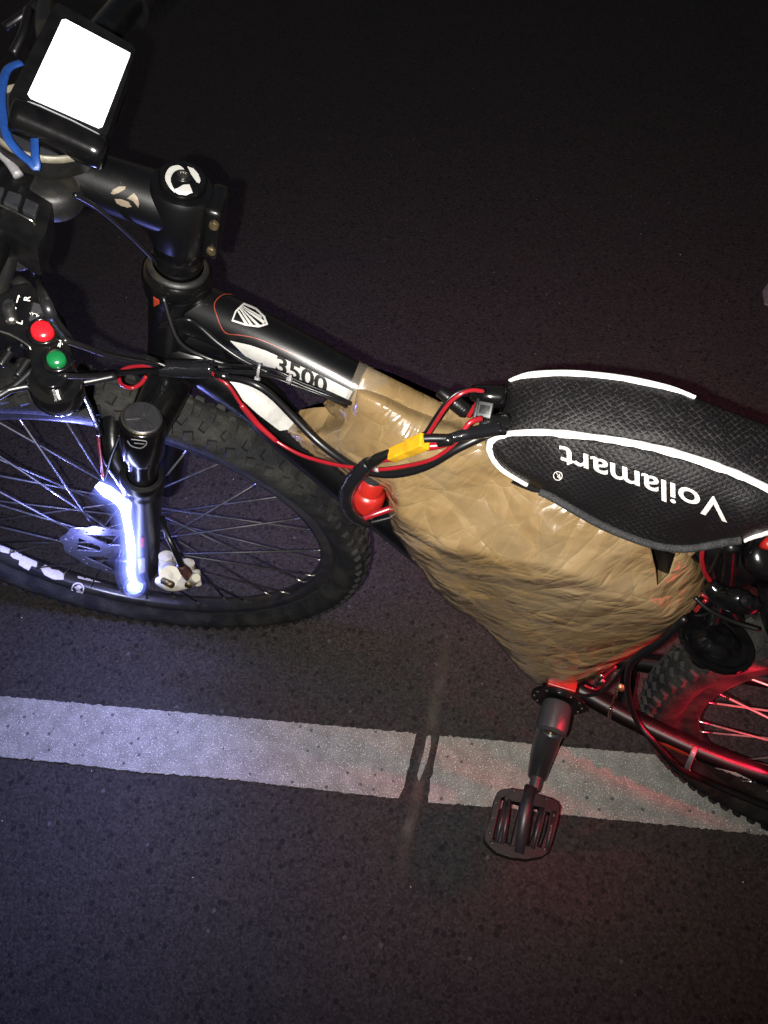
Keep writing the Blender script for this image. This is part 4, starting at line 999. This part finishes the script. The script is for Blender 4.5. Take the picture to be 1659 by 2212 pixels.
lamps([Y(200, 1056, .104), Y(226, 1100, .104), Y(240, 1150, .102), Y(246, 1205, .100), Y(252, 1245, .098)], 3.6, (.34, .40, 1), (.62, .5, -.6), 155)
lamps([Y(170, 1110, .085), Y(185, 1190, .08), Y(110, 1090, .06)], 1.5, (.24, .27, 1))  # added blue fill inside the wheel to brighten the spokes, no diodes here
lamps([HUBS-LS*.105+u*t+FS*.03 for t in (.05, .14, .23)], 4.0, (.42, .40, 1), (.1, -.8, -.55), 165)  # added unseen blue fill beyond the far fork leg, tints the ground
lamps([Y(1690, 1505, .052), Y(1684, 1570, .050), Y(1686, 1625, .050)], 2.4, (1, .015, .05), (.55, -.3, -.75), 112)
lamps([Y(1712, 1590, .095), Y(1716, 1500, .10)], 1.0, (1, .10, .10), (-.1, .75, -.6), 165)
lamps([V((q.x, -q.y-.014, q.z+.03)) for q in rlp], 4.2, (1, .16, .18), (.3, -.9, -.4), 160)  # added unseen red fill on the far side, tints the upper ground
t_ = thing('light_strip', 'red LED strip beside the rear wheel at the right edge', 'light strip', (-.34, .08, .45))
MB().tube(rlp, .006, 12, 5).build('diodes', M['redled'], t_)

# ------------------------------------------------------------------ cockpit
dn_ = (u*.93+V((-.25, .12, 0))).normalized(); dp = SBAR+u*.055
ddp = lambda x, y: PLN(x, y, dp, dn_)
dev = thing('bike_display', 'square handlebar display with a blank glaring white screen', 'display', tuple(ddp(170, 160)))
hull = [(118, 8), (128, 6), (285, 96), (293, 108), (290, 118), (232, 290), (222, 296), (30, 222), (19, 214), (20, 204)]
prism('display_housing', fill2d([hull]), ddp, -dn_*.022, M['plastic'], dev)
ft = [ddp(28, 232)-dn_*.006, ddp(80, 252)-dn_*.007, ddp(150, 283)-dn_*.007, ddp(222, 318)-dn_*.006]
MB().tube([ft[0].lerp(ft[1], -.05), ft[0], ft[1], ft[2], ft[3], ft[3].lerp(ft[2], -.08)], [.006, .0105, .0115, .0115, .0105, .006], 20, 3).build('display_chin', M['gloss'], dev)
prism('screen', fill2d([[(134, 44), (142, 43), (281, 116), (280, 122), (221, 274), (213, 277), (66, 213), (60, 204)]]), lambda x, y: ddp(x, y)+dn_*.0006, -dn_*.001, M['screen'], dev)
MB().tube([SBAR-LS*.025, ddp(150, 200)-dn_*.02], [.012, .010], 14, 0).build('display_bracket', M['plastic'], dev)

# round lamp held by a blue rubber band
lmp = thing('round_lamp', 'round dark lamp with a cream rim half hidden under the display', 'lamp', tuple(PLN(95, 250, SBAR+u*.01+FS*.03, u)))
lc = PLN(98, 258, SBAR+u*.034, u); lr = (lc-PLN(180, 332, SBAR+u*.034, u)).length
MB().lathe(lc-u*.03, u, [(0, 0), (lr*.55, 0), (lr*.9, .012), (lr*.97, .026), (lr*.94, .0262), (0, .0262)], 56).build('lamp_housing', M['dusty'], lmp, sharp=50)
MB().lathe(lc, u, [(lr*.955, -.005), (lr*1.0, -.0035), (lr*1.0, .0005), (lr*.955, .001), (lr*.955, -.005)], 56).build('lamp_rim', M['cream'], lmp)
MB().lathe(lc-u*.0032, u, [(0, .001), (lr*.8, .0006), (lr*.955, 0)], 56).build('lamp_lens', M['slate'], lmp)
MB().lathe(lc+u*.001-FS*.0+LS*-.01, u, [(lr*.56, -.004), (lr*.60, -.003), (lr*.60, .0), (lr*.56, .0005), (lr*.56, -.004)], 48).build('inner_ring', M['cream'], lmp)
bp = lambda x, y, h=.004: PLN(x, y, lc+u*h, u)
rb = MB().tube([bp(46, 135), bp(18, 148), bp(6, 180), bp(3, 220), bp(8, 262), bp(18, 300), bp(42, 330, .003), bp(66, 350, .003), bp(78, 362, .002), bp(76, 340, .005), bp(74, 300, .006), bp(71, 250, .006)], [(.0012, .0028)]*12, 10, 5, flat=u).build('rubber_band', M['rubberband'])
tag(rb, 'blue rubber band stretched around the round lamp', 'rubber band')

# gear shifter pod (left)
gp = lambda x, y, h=.0: PLN(x, y, SBAR+LS*.06+u*h, u)
gs = thing('gear_shifter', 'dusty black control pod with square buttons at the left edge', 'shifter', tuple(gp(60, 450)))
prism('pod_body', fill2d([[(-40, 372), (-10, 380), (30, 395), (60, 408), (112, 440), (108, 470), (98, 505), (80, 538), (66, 536), (20, 505), (-40, 475)]]), lambda x, y: gp(x, y, .012), -u*.022, M['plastic'], gs)
for po in ([(18, 410), (48, 420), (37, 450), (6, 437)], [(56, 426), (84, 440), (75, 466), (47, 452)], [(-25, 395), (10, 405), (0, 434), (-30, 420)]):
    b = prism('button', fill2d([po]), lambda x, y: gp(x, y, .0155), -u*.004, M['grey'], gs)
    bv = b.modifiers.new('bevel', 'BEVEL'); bv.width = .0008; bv.segments = 2
MB().tube([gp(-30, 432, .0145), gp(8, 446, .0145), gp(60, 472, .0145), gp(72, 480, .013), gp(80, 490, .01)], [.0008]*5, 8, 2).build('trim_edge', M['steel'], gs)
MB().lathe(gp(115, 440, -.010), u, [(0, 0), (.017, 0), (.019, .004), (.018, .016), (.014, .019), (.006, .020), (0, .0205)], 36).build('shift_drum', M['dusty'], gs, sharp=50)
MB().tube([gp(118, 385, -.004), gp(140, 400, -.002), gp(150, 430, -.006), gp(140, 455, -.012)], [.009, .010, .010, .007], 16, 4).build('clamp', M['dusty'], gs)
cable('cable_sleeve', [(-30, 300, -.02), (5, 330, .0), (25, 355, .01), (42, 385, .02)], 1, M['nylon'], gs) if False else None
MB().tube([gp(-30, 310, .016), gp(0, 330, .016), (gp(22, 352, .017)), gp(40, 380, .016)], .0032, 12, 4).build('cable_sleeve', M['nylon'], gs)
# brake lever
bl = MB().tube([gp(20, 510, -.012), gp(15, 560, -.016), gp(-10, 640, -.018), gp(-60, 760, -.02)], [.008, .006, .006, .006], 14, 4).build('brake_lever', M['dusty'], bike)
MB().tube([gp(60, 500, -.02), gp(45, 545, -.022), gp(30, 560, -.02)], [.010, .011, .008], 14, 3).build('lever_clamp', M['dusty'], bike)
# long brake hose from the lever over the stem side to the frame, and the dangling hose on the left
def hose(name, pts, r): return MB().tube(pts, r, 10, 6).build(name, M['cable'], bike)
hose('brake_hose', [gp(55, 545, -.03), gp(70, 575, -.04), gp(85, 610, -.055), Y(100, 655, .20), Y(118, 695, .19), Y(150, 735, .17)], .0027)
hose('gear_cable', [Y(160, 420, .05), Y(205, 445, .04), Y(262, 492, .03), Y(325, 553, .018), Y(345, 580, .012)], .0016)
hose('gear_cable', [Y(345, 705, .03), Y(400, 690, .034), Y(430, 705, .03), Y(470, 740, .03), Y(520, 775, .03), Y(580, 805, .03)], .0020)
hose('gear_cable', [Y(352, 640, .03), Y(385, 735, .04), Y(440, 770, .035), Y(500, 790, .03)], .0020)

# right-hand side controls, dim in the background
rp = lambda t, f=0., h=0.: SBAR-LS*t+FS*f+u*h
MB().lathe(rp(.12, .012, .004), u, [(0, -.012), (.018, -.012), (.021, -.004), (.020, .008), (.012, .013), (0, .014)], 28).build('shifter_drum', M['dusty'], bike, sharp=50)
MB().tube([rp(.10, .01, .0), rp(.14, .035, -.004), rp(.19, .05, -.008), rp(.26, .055, -.01)], [.010, .008, .006, .006], 14, 4).build('brake_lever', M['dusty'], bike)
MB().box(rp(.075, -.028, .004), LS*.014, FS*.010, u*.010, .003).build('shifter_pod', M['dusty'], bike, sharp=40)
for k_, (a1_, b1_) in enumerate((((28, 118), (62, 20)), ((60, 150), (110, 40)), ((10, 60), (80, 5)))):
    MB().tube([PLN(*a1_, SBAR+u*-.02, u), PLN((a1_[0]+b1_[0])/2+6, (a1_[1]+b1_[1])/2, SBAR+u*-.01, u), PLN(*b1_, SBAR+u*-.005, u)], .0035, 10, 4).build('brake_hose', M['cable'], bike)

# ------------------------------------------------------------------ switch box
SBP = SBAR+LS*.17+u*.006; sn = (u*.92+V((.0, .18, 0))+V((-.1, 0, 0))).normalized()
sp_ = lambda x, y, h=0.: PLN(x, y, SBP+sn*h, sn)
sw = thing('switch_box', 'black handlebar switch box with a red button and a green button', 'switch', tuple(sp_(80, 740)))
hull = [(-20, 640), (10, 628), (30, 612), (58, 606), (92, 628), (112, 652), (140, 690), (150, 735), (160, 775), (154, 812), (130, 838), (100, 840), (78, 822), (66, 790), (62, 752), (40, 735), (0, 720), (-40, 705)]
bx = prism('housing', fill2d([hull]), lambda x, y: sp_(x, y, 0), -sn*.024, M['gloss'], sw)
bv = bx.modifiers.new('bevel', 'BEVEL'); bv.width = .0028; bv.segments = 4; bv.limit_method = 'ANGLE'
bv = None
for p_, wr, wb, mt, nm_ in (((93, 720), 66, 45, 'btnred', 'red_button'), ((123, 781), 62, 39, 'btngreen', 'green_button')):
    c_ = sp_(*p_, 0); r1 = pxr(wr, c_); r2 = pxr(wb, c_)
    MB().lathe(c_, sn, [(r1, -.004), (r1*1.0, .0015), (r1*.94, .0030), (r1*.82, .0034), (r2*1.12, .0030), (r2*1.10, -.002)], 44).build('button_collar', M['gloss'], sw, sharp=60)
    MB().lathe(c_, sn, [(r2*1.04, -.002), (r2*1.02, .0040), (r2*.88, .0054), (r2*.5, .0062), (0, .0065)], 44).build(nm_, M[mt], sw)
gq = sp_(120, 830, -.014)
MB().lathe(gq, sn, [(0, -.018), (.014, -.018), (.0155, -.012), (.0155, 0), (.0145, .004), (0, .004)], 36).build('horn_cap', M['gloss'], sw, sharp=50)
prism('slider_slot', fill2d([[(68, 652), (100, 660), (90, 700), (60, 692)]]), lambda x, y: sp_(x, y, .0005), -sn*.001, M['plastic'], sw)
prism('slider', fill2d([[(72, 653), (98, 661), (94, 678), (68, 670)]]), lambda x, y: sp_(x, y, .0035), -sn*.003, M['grey'], sw)
prism('slider', fill2d([[(66, 680), (90, 688), (87, 699), (62, 692)]]), lambda x, y: sp_(x, y, .003), -sn*.003, M['grey'], sw)
SB = bvh([bx])
def son(polys): return on('switch_marking', polys, M['whiteink'], sw, SB, 5, .0006)
def k(a, b): return (a*.1488, 548.6+b*.1488)
son([stroke([k(245, 715), k(272, 612)], 2.4, 1)]); son([[k(262, 625), k(282, 598), k(292, 640)]])
son([stroke([k(170, 975), k(198, 872)], 2.4, 1)]); son([[k(152, 968), k(190, 985), k(160, 985)]]); son([ellipse(*k(222, 795), 3, 2.4)])
decal('switch_marking', text2d('R', k(325, 712-22), (20, -34*.1+2), (0, -1)), SB, M['whiteink'], sw, .0006) if False else None
# R and L read along the box
decal('switch_marking', text2d('R', k(436, 703), (1.5, -19), (-19.5, -3), offset=.01), SB, M['whiteink'], sw, .0006, 4)
decal('switch_marking', text2d('L', k(322, 1040), (3, -19), (-18, -6), offset=.01), SB, M['whiteink'], sw, .0006, 4)
decal('switch_marking', text2d('D', k(530, 948), (4, -14), (-15, -6), offset=.0), SB, M['whiteink'], sw, .0006, 4)
for i in range(6):
    a = R(232+i*22); son([stroke([k(488+62*math.cos(a), 925+52*math.sin(a)), k(488+86*math.cos(a), 925+82*math.sin(a))], 1.3, 1)])
for pts in ([(855, 1262), (912, 1268)], [(885, 1265), (865, 1385)], [(822, 1378), (885, 1392)], [(905, 1300), (905, 1325)], [(862, 1300), (840, 1350)]): son([stroke([k(*pts[0]), k(*pts[1])], 1.6, 1)])
MB().tube([sp_(-30, 708, -.001), sp_(20, 722, .0), sp_(60, 745, .0), sp_(66, 756, -.001)], .0007, 8, 3).build('seam', M['steel'], sw)
MB().tube([sp_(28, 700, -.002), sp_(20, 668, -.002), sp_(24, 650, -.004)], [.004, .0045, .003], 12, 3).build('clamp_screw', M['steel'], sw)
MB().tube([sp_(44, 632, -.012), sp_(60, 618, -.012)], [.008, .008], 14, 0).build('clamp_band', M['dusty'], sw)
wl = thing('wire_bundle', 'black wires catching blue light under the switch box', 'wires', tuple(sp_(30, 840, -.03)))
for pts in ([(0, 790), (18, 765), (34, 745)], [(-10, 860), (30, 835), (70, 800), (112, 770)], [(-10, 850), (50, 836), (120, 830), (180, 826), (250, 812)], [(30, 752), (68, 760), (52, 790), (36, 812)]):
    MB().tube([sp_(a, b, -.034) for a, b in pts], .0024, 10, 5).build('wire', M['cable'], wl)

# ------------------------------------------------------------------ rear end
hn = V((-.12, -.22, .97)).normalized(); hc = Y(1546, 1384, .035)
hr = pxr(166, hc)
h1 = thing('horn', 'flat round black horn above the rear tyre', 'horn', tuple(hc))
MB().lathe(hc, hn, [(0, -.030), (.012, -.030), (.014, -.012), (hr*.80, -.008), (hr*.97, -.003), (hr, .0), (hr*.98, .0025), (hr*.90, .0030), (hr*.82, .0012), (hr*.5, .0035), (hr*.42, .0075), (hr*.30, .0085), (hr*.24, .0072), (hr*.10, .0088), (0, .0092)], 64).build('horn_disc', M['gloss'], h1, sharp=60)
MB().tube([hc-hn*.02+V((0, -.01, 0)), hc+V((.01, -.04, .045)), hc+V((.015, -.045, .07))], [.007, .006, .006], 12, 3).build('horn_bracket', M['plastic'], h1)
h2 = thing('clamp_lever', 'glossy black clamp with a bolt behind the taped pack', 'clamp', tuple(Y(1590, 1295, .04)))
MB().tube([Y(1530, 1262, .035), Y(1555, 1285, .04), Y(1590, 1298, .045), Y(1622, 1302, .045), Y(1640, 1300, .045)], [(.007, .006), (.010, .009), (.012, .010), (.012, .007), (.004, .003)], 18, 4, flat=(0, 0, 1)).build('clamp_body', M['gloss'], h2)
MB().lathe(Y(1612, 1298, .052), (0, .5, .86), [(0, -.004), (.005, -.004), (.006, .001), (.0045, .003), (0, .0035)], 24).build('clamp_bolt', M['gloss'], h2, sharp=40)
h3 = thing('tail_lamp', 'rounded glossy black lamp with a red lens under the rear end of the bag', 'lamp', tuple(Y(1645, 1190, .03)))
MB().lathe(Y(1664, 1200, .012), (-.1, .45, .88), [(0, -.02), (.016, -.02), (.020, -.006), (.0205, .004), (.017, .008), (.011, .010), (0, .011)], 44).build('lamp_body', M['gloss'], h3, sharp=60)
MB().tube([Y(1642, 1180, .028), Y(1670, 1172, .030)], [.0025, .006], 14, 0).build('lamp_lens', M['redcap'], h3)
r3 = thing('red_wire', 'red wire bending down between the bag and the seat tube', 'wire', tuple(Y(1520, 1220, .03)))
cable('wire', [(1520, 1178, .036), (1516, 1205, .036), (1522, 1235, .034), (1535, 1255, .03), (1548, 1268, .026)], 10, M['red'], r3)
r4 = thing('red_wire', 'red and grey wires between the taped pack and the round horn', 'wire', tuple(Y(1510, 1310, .03)))
cable('wire', [(1515, 1284, .03), (1535, 1292, .03), (1555, 1300, .03)], 9, M['red'], r4)
cable('wire', [(1526, 1296, .03), (1515, 1305, .03), (1502, 1320, .03)], 9, M['red'], r4)
cable('wire', [(1520, 1280, .034), (1545, 1292, .034), (1570, 1305, .034)], 8, M['grey'], r4)
cable('wire', [(1500, 1330, .03), (1530, 1325, .03), (1550, 1300, .028)], 6, M['cable'], r4)
r5 = thing('black_cable', 'black cable curving past the rear tyre and crossing over the chainstay', 'cable', tuple(Y(1360, 1480, .04)))
cable('wire', [(1480, 1335, .036), (1430, 1385, .038), (1390, 1410, .040), (1362, 1435, .042), (1355, 1475, .046), (1362, 1520, .054), (1378, 1560, .062), (1410, 1600, .074), (1445, 1640, .080), (1480, 1668, .080), (1530, 1690, .07), (1600, 1720, .07), (1700, 1760, .07)], [16, 17, 20, 16, 14, 14, 14, 15, 16, 15, 14, 14, 14], M['cable'], r5)
cable('wire', [(1500, 1290, .03), (1535, 1320, .036), (1590, 1345, .036), (1640, 1360, .036)], 10, M['cable'], r5)
r6 = thing('black_cable', 'thin black cable bending from the crank sensor up to the rear of the pack', 'cable', tuple(Y(1310, 1490, .045)))
cable('wire', [(1236, 1500, .042), (1268, 1503, .046), (1300, 1494, .046), (1330, 1465, .044), (1350, 1438, .040), (1372, 1418, .036)], 8, M['cable'], r6)
cable('wire', [(1262, 1480, .03), (1290, 1488, .03), (1305, 1462, .03), (1330, 1440, .03)], 6, M['red'], r6)
r7 = thing('gear_cable_end', 'bare steel cable end with a crimped silver tip beside the crank', 'cable', tuple(Y(1325, 1520, .05)))
cable('inner_wire', [(1333, 1492, .045), (1326, 1508, .048), (1320, 1532, .05)], 4, M['brass'], r7)
cable('crimp', [(1319, 1530, .05), (1317, 1545, .05), (1315, 1556, .05)], [7, 8, 6], M['steel'], r7)
dr_ = MB(); dr_.tube([Y(1276, 1466, .02), Y(1292, 1470, .03), Y(1304, 1466, .03)], [.006, .007, .004], 14, 2); dr_.tube([Y(1285, 1478, .03), Y(1300, 1458, .034)], [.003, .003], 10, 0)
dr_.build('derailleur_clamp', M['steel'], bike)
MB().lathe(Y(1341, 1485, .03), (0, .6, .8), [(0, -.003), (.004, -.003), (.0045, .001), (.003, .002), (0, .0022)], 16).build('cable_bolt', M['brass'], bike, sharp=40)
cable('seat_hose', [(1500, 1180, .02), (1530, 1215, .015), (1545, 1260, .012), (1560, 1300, .01)], 16, M['cable'], bike)
cable('seat_hose', [(1560, 1180, .03), (1545, 1215, .025), (1532, 1240, .02)], 9, M['cable'], bike)
cable('seat_hose', [(1580, 1175, .02), (1575, 1230, .015), (1570, 1290, .01), (1590, 1340, .01)], 34, M['plastic'], bike)
MB().tube([STOP+V((0, 0, -.03)), STOP+V((-.02, 0, .04))], .0175, 20, 0).build('seat_post', M['frame'], bike)
# scrap of litter at the far kerb side of the picture
lt_ = prism('paper_scrap', fill2d([[(1648, 628), (1660, 610), (1690, 605), (1695, 640), (1672, 662), (1652, 655)]]), lambda x, y: Z(x, y, .006), V((0, 0, -.004)), M['nylon'], None)
tag(lt_, 'pale scrap lying on the dark road at the right edge', 'scrap')
